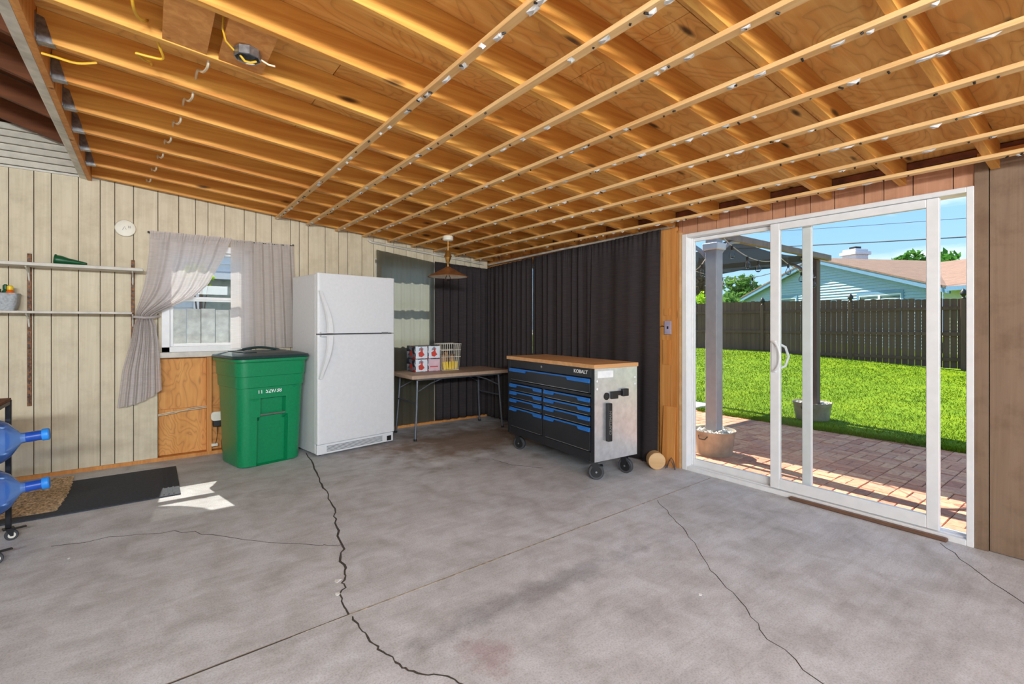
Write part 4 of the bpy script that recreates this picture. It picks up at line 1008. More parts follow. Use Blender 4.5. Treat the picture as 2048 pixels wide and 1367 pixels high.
bottle('orange bottle with a yellow cap in the grey basket', -.872, 5.335, 1.387, .030, .175, 'orange', 'yellow', 'bottles in the grey basket')
bottle('dark green bottle behind the orange bottle in the grey basket', -.905, 5.385, 1.387, .026, .185, 'greenplastic', 'greenplastic', 'bottles in the grey basket')
bottle('red bottle beside the orange bottle in the grey basket', -.935, 5.33, 1.387, .026, .15, 'red', 'greenplastic', 'bottles in the grey basket')
# alarm
t = thing('smoke_alarm', 'round cream alarm disc on the panelled wall', 'alarm', (-.176, YB, 2.108))
RX = Matrix.Rotation(PI / 2, 4, 'X')
MB().lathe([(.055, .001), (.072, .002), (.074, .02), (.070, .028), (.05, .033), (.001, .034)], 32, RX).build('case', 'cream', t)
MB().tube([(-.02, -.0345, -.018), (-.004, -.0345, .014), (.006, -.0345, -.012)], .0016, 6).build('symbol', 'greyink', t)
for k in range(3): MB().tube([(.012 + .007 * k + .01 * math.cos(a), -.0345, .012 + .014 * math.sin(a)) for a in (-.8, 0, .8)], .0014, 5).build('symbol', 'greyink', t)

# ================================================================== stripped bay: cables, box, plug
mb = MB(); mb.tube([(.05, 5.49, .425), (.15, 5.485, .44), (.25, 5.48, .446), (.33, 5.482, .45), (.437, 5.486, .458)], .0048, 6); mb.tube([(.05, 5.492, .415), (.18, 5.488, .43), (.30, 5.482, .462), (.437, 5.49, .47)], .0042, 6)
tag(mb.build('electrical_cable', 'whitecable'), 'pale cable stretched across the bare plywood bay below the window', 'cable')
t = thing('plug_in_alarm', 'white plug-in device on a dark outlet box beside the green bin', 'plug-in device', (.515, 5.455, .33))
bx(-.03, .035, -.02, .03, -.06, .015).build('outlet_box', 'blackplastic', t, .003)
loft([(rrect(.10, .085, .03), -.052), (rrect(.105, .09, .03), -.04), (rrect(.10, .085, .03), -.022)]).build('device', 'cream', t).matrix_basis = Matrix.Translation((.0, .0, .0)) @ Matrix.Translation((0, -.0, .045)) @ Matrix.Rotation(PI / 2, 4, 'X') @ Matrix.Scale(-1, 4, (0, 0, 1))
MB().tube([(.005, -.015, -.06), (.008, -.012, -.12), (.0, -.014, -.18), (-.01, -.015, -.225)], .003, 6).build('cord', 'blackplastic', t)
bx(-.045, .01, -.02, .015, -.25, -.222).build('plug', 'cream', t, .004)

# ================================================================== post-side bits
t = thing('outlet_plate', 'lilac-grey outlet plate on the bare post beside the sliding door', 'outlet', (XR - .026, 2.585, 1.23))
bx(-.006, .0, -.035, .035, -.06, .06).build('plate', 'plate', t, .002)
bx(-.0075, -.0061, -.008, .008, -.012, .012).build('socket_hole', 'blackplastic', t)
MB().tube([(-.003, .036, .01), (-.004, .06, .015), (-.01, .085, .0)], .003, 6).build('cable', 'blackplastic', t)
o = MB().box(-.006, .006, -.062, .062, 0, .53).build('scrap_board', 'logface', None, 0, 1, (XR - .05, 2.568, 0), (0, .05, 0)); o.data.materials[0] = M['stud']
tag(o, 'scrap plywood board leaning on the bare post by the door', 'board')
t = thing('log_slice', 'pale cut log slice standing on its edge at the foot of the curtain', 'log', (3.535, 2.60, .073), math.radians(-38))
pts = [(.073 * math.cos(a), max(-.0725, .073 * math.sin(a))) for a in [2 * PI * k / 28 for k in range(28)]]
MB().prism(pts, -.045, .045, 1).build('bark_side', 'logface', t, .002)
MB().prism([(p[0] * .9, p[1] * .9) for p in pts], -.0462, -.0451, 1).build('cut_face', 'logface', t)
mb = MB(); mb.tube([(3.60, 2.53, .006), (3.615, 2.52, .07), (3.62, 2.50, .10), (3.63, 2.485, .07), (3.63, 2.47, .008), (3.615, 2.46, .006), (3.605, 2.475, .05), (3.60, 2.50, .085), (3.59, 2.52, .04), (3.585, 2.535, .006)], .004, 6)
tag(mb.build('extension_cord', 'rubber'), 'looped grey cord on the floor beside the log slice', 'cord')

# ================================================================== mats
o = bx(-1.05, .181, 4.315, 5.178, .0005, .009).build('rubber_mat', 'matrubber', None, .002)
tag(o, 'charcoal ribbed rubber door mat on the concrete floor', 'mat')
for k in range(3):
    bx(.075 + .03 * k, .085 + .03 * k, 4.345, 5.148, .0091, .0125).build('border_rib', 'matrubber', o)
def coir(u, v):
    x = -1.30 + u * (.815 + .004 * math.sin(v * 60)); y = 4.43 + v * .93 + .02 * math.sin(u * 5)
    x += (-.02 * (2 * v - 1) ** 2) * u
    z = .0105 + .0065 * (abs(math.sin(u * PI * 46)) * .6 + abs(math.sin(v * PI * 34 + (1.57 if int(u * 46) % 2 else 0))) * .6)
    if u in (0, 1) or v in (0, 1): z = .0095
    return (x, y, z)
t = thing('coir_mat', 'thick woven natural coir mat lying over the left part of the rubber mat', 'mat', (-.9, 4.9, 0))
o = grid('weave', 184, 136, coir, 'coir', t); o.location = (.9, -4.9, 0)
o2 = MB().box(-.40, -.001 + .40, -.45, .44, .0092, .0100).build('backing', 'coir', t)

# ================================================================== water jug rack
t = thing('jug_rack', 'black metal rolling rack holding blue water jugs at the left edge', 'rack', (-.66, 3.82, 0))
for x in (-.45, 0.0):
    for y in (-.18, .18):
        bx(x - .0125, x + .0125, y - .0125, y + .0125, .075, .82).build('post', 'rackblack', t, .002)
for z in (.20, .48, .805):
    for y in (-.18, .18): bx(-.4375, -.0125, y - .010, y + .010, z - .01, z + .01).build('rail', 'rackblack', t)
    for x in (-.45, 0.0):
        if z > .8: bx(x - .01, x + .01, -.1675, .1675, z - .01, z + .01).build('rail', 'rackblack', t)
for z in (.20, .48):
    for x in (-.38, -.08):
        MB().tube([(x, -.17, z + .004), (x, -.10, z - .025), (x, 0, z - .04), (x, .10, z - .025), (x, .17, z + .004)], .006, 8).build('cradle_bar', 'rackblack', t)
bx(-.46, .01, -.19, .19, .8155, .83).build('top_board', 'darkwood', t, .002)
for x in (-.45, .0):
    for y in (-.18, .18):
        c = link('caster', MB().box(-.025, .025, -.022, .022, .066, .0745).mesh('caster', 'blackplastic', .002), t, (x, y, 0), (0, 0, .3))
        MB().lathe([(.008, -.010), (.026, -.012), (.03, -.008), (.03, .008), (.026, .012), (.008, .010)], 20, Matrix.Translation((.012, 0, .03)) @ RX, cap=False).build('wheel', 'rubber', c)
        MB().lathe([(.0, -.013), (.017, -.0135), (.017, .0135), (.0, .013)], 16, Matrix.Translation((.012, 0, .03)) @ RX, cap=False).build('wheel_disc', 'cream', c)
        for s in (-1, 1): MB().prism([(-.014, .0655), (.02, .0655), (.018, .026), (.006, .026)], s * .016 - .0015, s * .016 + .0015, 1).build('fork', 'blackplastic', c)
        bx(.02, .075, -.011, .011, .058, .066).build('brake_lever', 'blackplastic', c, .002)
JR = .128
def jug(label, z):
    j = thing('water_jug', label, 'water jug', (-.66, 3.82, z), 0, 'blue water jugs on the rack')
    RYm = Matrix.Rotation(PI / 2 - .08, 4, 'Y')
    prof = [(JR * .92, -.36), (JR, -.34), (JR, -.28), (JR * .965, -.27), (JR * .965, -.26), (JR, -.25), (JR, -.18), (JR * .965, -.17), (JR * .965, -.16), (JR, -.15), (JR, -.04), (JR * .93, .0), (JR * .72, .035), (JR * .42, .062), (.030, .080), (.028, .10)]
    MB().lathe(prof, 32, RYm).build('jug_body', 'jug', j)
    MB().lathe([(.0285, .1005), (.029, .105), (.028, .16), (.0285, .165)], 20, RYm).build('neck', 'jugneck', j)
    MB().lathe([(.032, .1655), (.034, .170), (.034, .192), (.030, .197)], 20, RYm).build('cap', 'jugcap', j)
jug('blue water jug lying in the upper tier of the rack', .613)
jug('blue water jug lying in the lower tier of the rack', .333)

# ================================================================== ceiling electrics
t = thing('junction_box', 'open metal junction box with loose wires under a ceiling board', 'junction box', (.335, 2.34, zr(.335) + .003))
MB().lathe([(.05, 0), (.053, -.004), (.053, -.038), (.049, -.040), (.047, -.036), (.047, -.006)], 8, cap=True).build('box', 'galv', t)
MB().tube([(-.03, -.01, -.036), (-.01, .0, -.052), (.015, .01, -.046), (.035, .0, -.038)], .005, 6).build('wire', 'yellowcable', t)
MB().tube([(.05, .01, -.02), (.085, .015, -.03), (.11, .005, -.034)], .004, 6).build('wire', 'whitecable', t)
MB().tube([(-.05, 0, -.02), (-.085, -.03, -.005), (-.10, -.07, .02), (-.10, -.10, .07)], .004, 6).build('wire', 'yellowcable', t)
def cable(pts, mat, label, r=.0055):
    P_ = [Vector(p) for p in pts]; out = []
    for i in range(len(P_) - 1):
        a = P_[max(i - 1, 0)]; b_ = P_[i]; c = P_[i + 1]; d = P_[min(i + 2, len(P_) - 1)]
        for k in range(5):
            s = k / 5; out.append(.5 * ((2 * b_) + (c - a) * s + (2 * a - 5 * b_ + 4 * c - d) * s * s + (3 * b_ - a - 3 * c + d) * s ** 3))
    out.append(P_[-1])
    return tag(MB().tube(out, r, 6).build('electrical_cable', mat), label, 'cable')
zc = 2.47
cable([(-.06, 2.18, zc + .08), (-.055, 2.26, zc), (-.045, 2.36, zc - .01), (-.02, 2.46, zc + .02), (-.01, 2.52, zc + .06)], 'yellowcable', 'yellow cable dropping between rafters left of the wood blocks')
cable([(-.05, 2.70, zc - .01), (-.02, 2.76, zc - .005), (.0, 2.82, zc + .02), (.005, 2.925, zc + .05)], 'yellowcable', 'short yellow cable bent down into a rafter hole')
cable([(.01, 2.56, zc + .04), (.035, 2.62, zc + .0), (.045, 2.68, zc - .012), (.0, 2.70, zc - .01), (-.05, 2.70, zc - .01)], 'yellowcable', 'yellow cable loop hanging below a rafter beside the short one')
cable([(-.39, 2.99, zc + .005), (-.34, 2.985, zc - .0), (-.27, 2.975, zc - .008), (-.20, 2.97, zc + .015)], 'yellowcable', 'yellow cable lying along the rafter at the hanger end')
for k in range(8):
    y = .9155 + .4064 * (4 + k)
    x = .20 - .035 * k
    if y + .36 > YB: break
    cable([(x + .01, y + .02, zr(x) + .05), (x + .012, y + .06, zr(x) - .004), (x, y + .16, zr(x) + .004), (x - .015, y + .25, zr(x) + .045), (x - .015, y + .385, zr(x) + .06)], 'whitecable',
          'white cable looping under the rafters, %s from the junction box' % ('first', 'second', 'third', 'fourth', 'fifth', 'sixth', 'seventh', 'eighth')[k], .006)['group'] = 'white cable loops between rafters'

# ================================================================== outdoors
GZ = -.08
g = struct(bx(-60, 120, -60, 90, -.40, -.16).build('ground', 'paverpale'))
dv = struct(bx(-8, 9, -24, YN - .2, -.12, -.02).build('driveway', 'driveway'))
def lawn_z(x, y):
    gy = .03 + .06 * max(0, min(5, y - 2.9)); s = max(0, min(1.0, (x - 6.8) / 10.2))
    return -.075 + s * (gy + .075) + .012 * math.sin(x * 1.7 + y) * min(1, (x - 6.8))
PX1 = 6.80
lawn = grid('lawn', 70, 60, lambda u, v: (PX1 + .02 + 40 * u ** 1.8, -12 + 44 * v, lawn_z(PX1 + 40 * u ** 1.8, -12 + 44 * v)), 'grass'); struct(lawn)
import numpy as np
rs = np.random.RandomState(4)
nb = 90000
bxs = PX1 + .03 + 10.2 * rs.rand(nb) ** 1.6; bys = -.5 + (bxs * .95 + 1.0) * rs.rand(nb)
nb2 = 14000
bxs = np.concatenate([bxs, PX1 - .06 + .16 * rs.rand(nb2)]); bys = np.concatenate([bys, -.4 + 4.6 * rs.rand(nb2)]); nb += nb2
hh = .02 + .022 * rs.rand(nb); wd = .004 + .0009 * (bxs - PX1); an = rs.rand(nb) * 6.283; lean = .03 * rs.randn(nb, 2)
zz = np.array([lawn_z(a, b_) for a, b_ in zip(bxs, bys)])
co = np.empty((nb, 3, 3))
co[:, 0] = np.stack([bxs - wd * np.cos(an), bys - wd * np.sin(an), zz - .01], 1)
co[:, 1] = np.stack([bxs + wd * np.cos(an), bys + wd * np.sin(an), zz - .01], 1)
co[:, 2] = np.stack([bxs + lean[:, 0], bys + lean[:, 1], zz + hh], 1)
me = bpy.data.meshes.new('grass_blades'); me.vertices.add(nb * 3); me.loops.add(nb * 3); me.polygons.add(nb)
me.vertices.foreach_set('co', co.ravel()); me.loops.foreach_set('vertex_index', np.arange(nb * 3, dtype=np.int32))
me.polygons.foreach_set('loop_start', np.arange(0, nb * 3, 3, dtype=np.int32)); me.update(calc_edges=True)
me.materials.append(M['grass']); gb_ = link('grass_blades', me); gb_['kind'] = 'stuff'; gb_['label'] = 'bright green mown grass of the back lawn'; gb_['category'] = 'grass'

# --- brick patio, basket weave
patio = struct(bx(XR + .133, PX1 + .02, -3.0, 6.0, -.155, GZ - .012).build('patio', 'sand'))
bl, bh_ = .2, .0975
bricks = []
U = .203; iy = 0; y = -1.0
while y < 5.0:
    x = XR + .14; ix = 0
    while x < PX1 - .05:
        if (ix + iy) % 2 == 0:
            for k in range(2): bricks.append((x + U / 2, y + U * (.25 + .5 * k), 0))
        else:
            for k in range(2): bricks.append((x + U * (.25 + .5 * k), y + U / 2, 1))
        x += U; ix += 1
    y += U; iy += 1
def bdist(b_): return math.hypot(b_[0], b_[1])
def inview(b_):
    d = b_[0] * math.sin(math.radians(37)) + b_[1] * math.cos(math.radians(37)); l = b_[0] * math.cos(math.radians(37)) - b_[1] * math.sin(math.radians(37))
    s = 3.719 / b_[0]; yy = b_[1] * s
    return .62 < yy < 2.42
vis = sorted([b_ for b_ in bricks if inview(b_)], key=bdist); near = vis[:300]; ns = set(near)
bmesh_b = MB().box(-bl / 2 + .002, bl / 2 - .002, -bh_ / 2, bh_ / 2, -.05, 0).mesh('brick', 'brick', .004)
for (x, y, r) in near:
    link('brick', bmesh_b, patio, (x, y, GZ + random.uniform(-.003, .003)), (random.uniform(-.012, .012), random.uniform(-.012, .012), r * PI / 2 + random.uniform(-.01, .01)))
mb = MB(); rn = []
for b_ in bricks:
    if b_ in ns: continue
    x, y, r = b_; w2, h2 = (bl / 2 - .002, bh_ / 2) if r == 0 else (bh_ / 2, bl / 2 - .002)
    z = GZ + random.uniform(-.003, .002); mb.box(x - w2, x + w2, y - h2, y + h2, z - .05, z); rn += [random.random()] * 6
o = mb.build('far_bricks', 'brick', patio); o['kind'] = 'stuff'
at = o.data.attributes.new('rnd', 'FLOAT', 'FACE'); at.data.foreach_set('value', rn[:len(o.data.polygons)])
for k in range(2):
    tag(bx(6.84, 7.34, 4.26 + .52 * k, 4.76 + .52 * k, -.07, -.035).build('stepping_paver', 'paverpale', None, .005), 'pale square paver at the lawn edge, %s the gazebo post' % ('nearer' if k == 0 else 'farther from'), 'paver', 'pale pavers at the lawn edge')

# --- gazebo
t = thing('gazebo', 'open gazebo frame with grey posts and a navy sagging canopy over the patio', 'gazebo', (4.695, 2.73, GZ))
def q(x, y, z): return (x - 4.695, y - 2.73, z - GZ)
def pst(x, y, mat, wdt, z0, z1):
    a = q(x, y, 0); return bx(a[0] - wdt / 2, a[0] + wdt / 2, a[1] - wdt / 2, a[1] + wdt / 2, z0 - GZ, z1 - GZ).build('post', mat, t, .006)
GX0, GX1, GY0, GY1 = 4.695, 7.44, 2.73, 5.35
p1 = pst(GX0, GY0, 'postgrey', .125, .16, 2.14); pst(GX1, GY0 + .1, 'postdark', .12, .1, 2.16)
pst(GX0, GY1, 'postgrey', .12, GZ, 2.14); pst(GX1, GY1, 'postgrey', .12, GZ, 2.16)
a = q(GX0, GY0, 0); bx(a[0] - .085, a[0] + .085, a[1] - .085, a[1] + .085, 2.03 - GZ, 2.10 - GZ).build('post_collar', 'postwhite', p1, .006)
for (x0, x1, y0, y1) in ((GX0 - .06, GX1 + .25, GY0 - .03, GY0 + .03), (GX0 - .06, GX1 + .2, GY1 - .03, GY1 + .03), (GX0 - .03, GX0 + .03, GY0, GY1), (GX1 - .03, GX1 + .03, GY0, GY1)):
    A = q(x0, y0, 2.16); B = q(x1, y1, 2.235); bx(A[0], B[0], A[1], B[1], A[2], B[2]).build('beam', 'beam', t, .004)
def arch(x, y, dx, dy):
    pts = []
    for k in range(9):
        s = k / 8 * PI / 2
        pts.append(q(x + dx * .5 * (1 - math.cos(s)), y + dy * .5 * (1 - math.cos(s)), 1.72 + .45 * math.sin(s)))
    MB().tube(pts, .022, 8).build('arched_brace', 'postgrey', t)
arch(GX0, GY0, 0, 1); arch(GX0, GY0, 1, 0); arch(GX1, GY0 + .1, -1, 0); arch(GX1, GY0 + .1, 0, 1)
def can(u, v):
    x = GX0 + .42 + u * (GX1 - GX0 - .42); y = GY0 + .04 + v * (GY1 - GY0 - .08)
    z = 2.215 - .13 * math.sin(PI * u) * (.6 + .4 * math.sin(PI * v)) - .045 * abs(math.sin(v * PI * 3)) - .07 * (1 - abs(2 * v - 1) ** 6)
    p = q(x, y, z); return p
grid('canopy', 40, 40, can, 'canopy', t)
# tubs at the post feet
def tub(label, x, y, r, h_, seed, hole):
    tt = thing('planter_tub', label, 'tub', (x, y, GZ - .005 if x < 6.8 else -.06), 0, 'galvanised tubs at the gazebo posts')
    MB().lathe([(r * .82, 0), (r * .84, .012), (r * .88, h_ * .3), (r * .89, h_ * .33), (r * .93, h_ * .7), (r * .95, h_ * .73), (r * .985, h_ - .012), (r * 1.01, h_ - .006), (r * 1.01, h_), (r * .98, h_), (r * .93, h_ - .05)], 36).build('tub_wall', 'tub', tt)
    for s in (-1, 1): MB().tube([(s * r * .98, -.05, h_ - .04), (s * r * 1.08, -.03, h_ - .07), (s * r * 1.09, .03, h_ - .07), (s * r * .98, .05, h_ - .04)], .005, 6).build('tub_handle', 'nail', tt)
    rr = random.Random(seed); mb = MB()
    for k in range(150):
        a = rr.uniform(0, 6.283); d = r * .88 * math.sqrt(rr.random())
        if d < hole: continue
        s = rr.uniform(.016, .032); c = Vector((d * math.cos(a), d * math.sin(a), h_ - .035 + rr.uniform(-.01, .02)))
        bm = [(1, 0, 0), (-1, 0, 0), (0, 1, 0), (0, -1, 0), (0, 0, .8), (0, 0, -.8)]
        R3 = Euler((rr.uniform(0, 3), rr.uniform(0, 3), rr.uniform(0, 3))).to_matrix()
        mb.add([c + R3 @ (Vector(p) * s * rr.uniform(.7, 1.1)) for p in bm], [(0, 2, 4), (2, 1, 4), (1, 3, 4), (3, 0, 4), (2, 0, 5), (1, 2, 5), (3, 1, 5), (0, 3, 5)])
    o_ = mb.build('pebbles', 'stone', tt); o_['kind'] = 'stuff'
tub('weathered metal tub of white stones on the patio by the near gazebo post', GX0, GY0, .21, .25, 3, .09)
tub('weathered metal tub of white stones on the grass edge by the far gazebo post', GX1 - .06, GY0 + .1, .24, .24, 9, .09)
# string lights
def strlights(label, pts, bulbs, sag):
    tt = thing('string_lights', label, 'string lights', pts[0], 0, 'string lights on the gazebo'); P0 = Vector(pts[0]); path = []
    for a, b_ in zip(pts, pts[1:]):
        a = Vector(a); b_ = Vector(b_)
        for k in range(8):
            s = k / 8; p = a.lerp(b_, s); p.z -= sag * 4 * s * (1 - s); path.append(p - P0)
    path.append(Vector(pts[-1]) - P0); MB().tube(path, .005, 5).build('light_wire', 'bulbwire', tt)
    for i in bulbs:
        p = path[i]
        MB().lathe([(.012, 0), (.014, -.03), (.012, -.045)], 10, Matrix.Translation(p)).build('bulb_socket', 'nail', tt)
        MB().lathe([(.010, -.0455), (.018, -.06), (.032, -.09), (.030, -.115), (.014, -.132), (.001, -.135)], 14, Matrix.Translation(p)).build('bulb', 'bulbglass', tt)
strlights('string of clear bulbs draped below the front gazebo beam', [(4.80, 2.68, 2.16), (5.45, 2.68, 1.99), (6.10, 2.68, 2.06), (6.9, 2.70, 1.92), (7.2, 2.72, 1.90)], (2, 6, 9, 14, 18, 22, 26, 30), .03)
strlights('string of clear bulbs crossing under the canopy behind the near post', [(4.76, 2.80, 2.08), (5.6, 3.6, 1.98), (7.2, 3.3, 2.0)], (3, 7, 11, 14), .10)

# --- fence
fence = thing('wooden_fence', 'dark brown board fence with finial posts across the back lawn', 'fence', (17.05, 6.0, 0))
FYs = [2.93 - 2.55, 2.93, 5.477, 8.111, 10.708, 13.3]
pick = [MB().prism([(-.0695, 0), (.0695, 0), (.0695, 1.85 + d), (.0, 1.858 + d), (-.0695, 1.85 + d)], -.009, .009, 0).mesh('picket', 'fence') for d in (0.0, .012, -.01)]
y = -2.2; k = 0
while y < 15.5:
    link('picket', random.choice(pick), fence, (.03, y - 6.0, .06 + lawn_z(17.05, y) * .45), (0, 0, 0)); y += .148
def lz(y): return lawn_z(17.05, y)
for a, b_ in zip([-2.2] + FYs, FYs + [15.5]):
    for z in (.32, 1.0, 1.69):
        bx(-.02, .02, a - 6.0 + .05, b_ - 6.0 - .05, z - .045, z + .045).build('rail', 'fence', fence)
for y in FYs:
    p = bx(-.05, .05, y - 6.0 - .05, y - 6.0 + .05, -.1, 1.93).build('post', 'fence', fence, .006)
    MB().lathe([(.045, 1.93), (.052, 1.95), (.03, 1.975), (.035, 2.0), (.075, 2.06), (.07, 2.11), (.035, 2.16), (.006, 2.20)], 14, Matrix.Translation((0, y - 6.0, 0))).build('finial', 'finial', p)

# --- neighbour's teal house
HR = Vector((24.2, 4.62, 0)); HL = Vector((29.75, 15.5, 0)); HWd = (HL - HR).length; ang = math.atan2(HL.y - HR.y, HL.x - HR.x)
house = thing('neighbour_house', 'teal clapboard gable house with a brown shingle roof beyond the fence', 'house', (HR.x, HR.y, 0), ang)
# local x along the gable front from its right eave, local -y is away from the camera
ap = 4.42; ez = 2.66; ax = HWd / 2
mb = MB(); z = .0
def half(zq): return HWd if zq < ez else 2 * (ax) * (ap - zq) / (ap - ez)
while z < ap - .06:
    z1 = min(z + .13, ap - .02); h0 = min(HWd - .5, half(z) - .1); h1 = min(HWd - .5, half(z1) - .1)
    a0, a1, b0, b1 = ax - h0 / 2, ax + h0 / 2, ax - h1 / 2, ax + h1 / 2
    if h1 > 0: mb.add([(a0, .045, z), (a1, .045, z), (b1, .0, z1), (b0, .0, z1), (a0, -.1, z), (a1, -.1, z), (b1, -.1, z1), (b0, -.1, z1)], [(0, 1, 2, 3), (4, 7, 6, 5), (0, 4, 5, 1), (1, 5, 6, 2), (2, 6, 7, 3), (3, 7, 4, 0)])
    z = z1
mb.build('gable_siding', 'teal', house)
for s in (0, 1):
    x0, x1 = (-.35, ax) if s == 0 else (HWd + .35, ax); ze = ez - .1
    MB().prism([(x0, ze - .16), (x1, ap - .05), (x1, ap + .13), (x0, ze + .03)], .28, .36, 1).build('rake_board', 'tealtrim', house)
    MB().prism([(x0, ze + .031), (x1, ap + .131), (x1, ap + .20), (x0, ze + .10)], -7.0, .38, 1).build('roof_slope', 'shingle', house)
    MB().prism([(x0, ze - .02), (x1, ap + .08), (x1, ap + .10), (x0, ze + .02)], -.08, .279, 1).build('soffit', 'teal', house)
# main wing to the right: wall, eave and slope facing the lawn
MB().add([(-14, .45, 2.56), (-.38, .45, 2.56), (6.0, -6.2, 4.32), (-14, -6.2, 4.32), (-14, .45, 2.66), (-.38, .45, 2.66), (6.0, -6.2, 4.42), (-14, -6.2, 4.42)],
         [(0, 3, 2, 1), (4, 5, 6, 7), (0, 1, 5, 4), (1, 2, 6, 5), (2, 3, 7, 6), (3, 0, 4, 7)]).build('roof_slope', 'shingle', house)
MB().prism([(-12.9, 2.5), (-6.2, 4.32), (-6.2, 4.42), (-12.9, 2.6)], -14.0, 7.5, 0).build('roof_slope', 'shingle', house)
MB().box(-14, -.36, .45, .52, 2.50, 2.66).build('gutter', 'tealtrim', house)
M['litsiding'] = plain('yellow_lit_siding', srgb(206, 214, 184), .6, var=.03)  # wing wall: yellowish light put into the siding colour
mb = MB()
for k in range(20): mb.prism([(-.08 + .02, k * .13), (-.08, k * .13 + .13), (-.2, k * .13 + .13), (-.2, k * .13)], -13.8, .2, 0)
mb.build('wing_siding', 'litsiding', house)
def hwin(x0, x1, z0, z1, n):
    f = MB(); f.box(x0 - .1, x1 + .1, .0, .06, z1, z1 + .12); f.box(x0 - .1, x0, .0, .06, z0, z1); f.box(x1, x1 + .1, .0, .06, z0, z1); f.box(x0 - .1, x1 + .1, .0, .06, z0 - .12, z0)
    f = f.build('window', 'tealtrim', house)
    wd_ = (x1 - x0) / n
    for k in range(n):
        a, b_ = x0 + k * wd_, x0 + (k + 1) * wd_; c = MB()
        c.box(a, a + .05, .02, .055, z0, z1); c.box(b_ - .05, b_, .02, .055, z0, z1); c.box(a + .05, b_ - .05, .02, .055, z1 - .05, z1); c.build('sash', 'white', f)
        bx(a + .05, b_ - .05, .025, .035, z0, z1 - .05).build('pane', 'darkglass', f)
hwin(1.75, 3.75, 1.3, 2.56, 2); hwin(7.55, 8.7, 1.3, 2.68, 1)
ch = MB(); ch.box(7.0, 7.85, -3.9, -3.1, 2.5, 5.0); ch.box(6.9, 7.95, -4.0, -3.0, 5.0, 5.18); ch.box(7.0, 7.85, -3.9, -3.1, 5.18, 5.32)
cho = ch.build('chimney', 'chimney', house, .02); MB().box(7.2, 7.6, -3.65, -3.3, 5.32, 5.46).build('flue', 'nail', cho)
# red-brown roofed house far left
hb = thing('distant_house', 'distant house with a red-brown roof behind the fence at left', 'house', (40, 29.0, 0), math.radians(60))
MB().prism([(-5, 2.9), (0, 5.0), (5, 2.9)], -5, 5, 1).build('roof', 'redroof', hb); bx(-4.6, 4.6, -4.8, 4.8, 0, 2.899).build('wall', 'greysiding', hb)

# --- trees
def tree(name, label, x, y, base, crown, mat, n, leaf, seed, trunk=True, cat='tree'):
    tt = thing(name, label, cat, (x, y, base)); rr = np.random.RandomState(seed)
    cx, cz, rx, rz_ = crown; nc = 26
    cc = rr.randn(nc, 3); cc /= np.linalg.norm(cc, axis=1)[:, None]; cc *= (rr.rand(nc, 1) ** .4) * .78
    idx = rr.randint(0, nc, n); d = rr.randn(n, 3); d /= np.linalg.norm(d, axis=1)[:, None]
    p = cc[idx] + d * .34 * rr.rand(n, 1) ** .5
    p = p * np.array([rx, rx, rz_]) + np.array([cx, 0, cz])
    ax1 = rr.randn(n, 3); ax1 /= np.linalg.norm(ax1, axis=1)[:, None]; ax2 = np.cross(ax1, rr.randn(n, 3)); ax2 /= np.linalg.norm(ax2, axis=1)[:, None]
    L_ = leaf * (.6 + .8 * rr.rand(n, 1))
    vs = np.stack([p - ax1 * L_, p + ax2 * L_ * .5, p + ax1 * L_, p - ax2 * L_ * .5], 1).reshape(-1, 3)
    me_ = bpy.data.meshes.new('foliage'); me_.from_pydata([tuple(v) for v in vs], [], [(4 * i, 4 * i + 1, 4 * i + 2, 4 * i + 3) for i in range(n)]); me_.materials.append(M[mat])
    f_ = link('foliage', me_, tt); f_['kind'] = 'stuff'
    if trunk:
        tk = min(1.0, .1 + rx * .45)
        MB().tube([(cx, 0, 0), (cx + .05 * tk, .03 * tk, cz * .5), (cx, 0, cz)], .1, 8, radii=[.16 * tk, .11 * tk, .05 * tk]).build('trunk', 'bark', tt)
        for k in range(5):
            a = k * 1.26; MB().tube([(cx, 0, cz * .6), (cx + rx * .5 * math.cos(a), rx * .5 * math.sin(a), cz + rz_ * .25)], .04, 6, radii=[.06 * tk, .02 * tk]).build('branch', 'bark', tt)
tree('bronze_tree', 'bronze-leaved tree seen through the left edge of the sliding door', 23.0, 14.3, 0, (0, 3.4, 1.3, 1.4), 'leafdark', 2600, .12, 1)
tree('lime_shrub', 'lime-green shrub beyond the fence left of the other shrub', 19.5, 11.8, 0, (0, 1.6, .75, 1.15), 'leaflime', 2400, .08, 2)
tree('green_shrub', 'mid-green shrub beyond the fence beside the gable eave', 21.5, 11.9, 0, (0, 1.75, .9, 1.3), 'leafgreen', 2600, .09, 3)
tree('pale_tree', 'pale green tree behind the left slope of the teal house', 36.0, 18.4, 0, (0, 3.2, 2.2, 1.8), 'leafgreen', 2600, .2, 5)
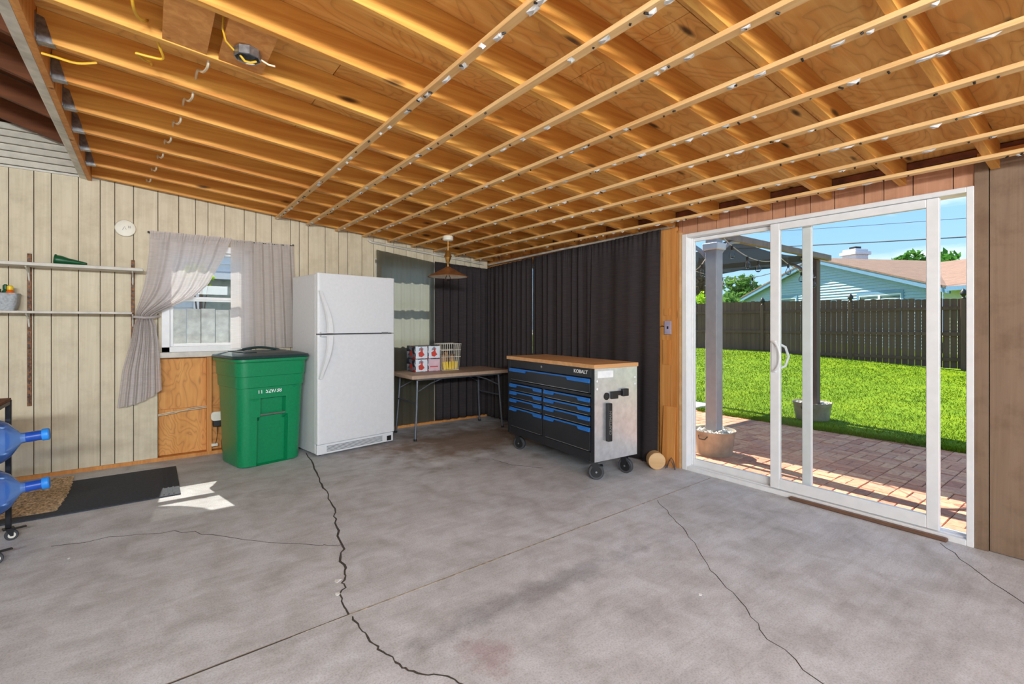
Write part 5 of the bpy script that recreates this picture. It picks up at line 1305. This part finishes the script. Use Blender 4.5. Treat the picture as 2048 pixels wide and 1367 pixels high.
tree('broad_tree', 'deep green tree showing over the brown shingle roof', 52.0, 11.2, 0, (0, 5.6, 2.5, 2.1), 'leafdeep', 2600, .3, 6)
# --- overhead lines
def line(label, pts, r):
    P_ = []
    a, b_ = Vector(pts[0]), Vector(pts[1])
    for k in range(25):
        s = k / 24; p = a.lerp(b_, s); p.z -= .25 * 4 * s * (1 - s); P_.append(p)
    tag(MB().tube(P_, r, 5).build('overhead_line', 'wire'), label, 'cable', 'overhead lines above the house')
line('thick lower overhead line crossing the sky above the chimney', [(24, 22, 6.05), (24, -6, 3.95)], .022)
line('thin upper overhead line crossing the sky', [(24, 22, 6.9), (24, -6, 4.55)], .010)

# --- yard behind the back wall, seen through the window
nw = thing('side_house', 'pale grey clapboard house wall seen through the left window', 'house', (0, 9.2, 0))
mb = MB()
for k in range(30): mb.prism([(-.0, k * .12 - .15), (.02, k * .12 - .03), (.1, k * .12 - .03), (.1, k * .12 - .15)], -4, 7, 0)
mb.build('siding', 'greysiding', nw)
f_ = MB(); f_.box(.55, .63, -.05, 0, .9, 2.0); f_.box(1.33, 1.41, -.05, 0, .9, 2.0); f_.box(.55, 1.41, -.05, 0, 2.0, 2.1)
f_ = f_.build('window', 'white', nw); bx(.63, 1.33, -.01, -.004, .9, 2.0).build('pane', 'darkglass', f_)
sf = thing('side_fence', 'grey board fence seen through the lower half of the left window', 'fence', (0, 7.0, 0))
for k in range(24): bx(-1.6 + k * .15, -1.6 + k * .15 + .143, 0, .02, -.1, 1.44 + .006 * (k % 3)).build('board', 'greyfence', sf)
lt = thing('wall_lantern', 'carriage lantern on the pale house wall outside the left window', 'lantern', (.36, 9.19, 1.66))
MB().lathe([(.02, 0), (.06, .03), (.085, .22), (.10, .235), (.03, .30), (.01, .33)], 6, Matrix.Translation((0, -.14, 0))).build('lantern_body', 'rubber', lt)
MB().tube([(0, 0, .12), (0, -.06, .08), (0, -.14, -.01)], .01, 6).build('lantern_arm', 'rubber', lt)
tree('young_sapling', 'slender light green sapling outside the left window', .55, 7.9, -.16, (0, 2.1, .24, .18), 'leaflime', 170, .045, 11, True, 'sapling')
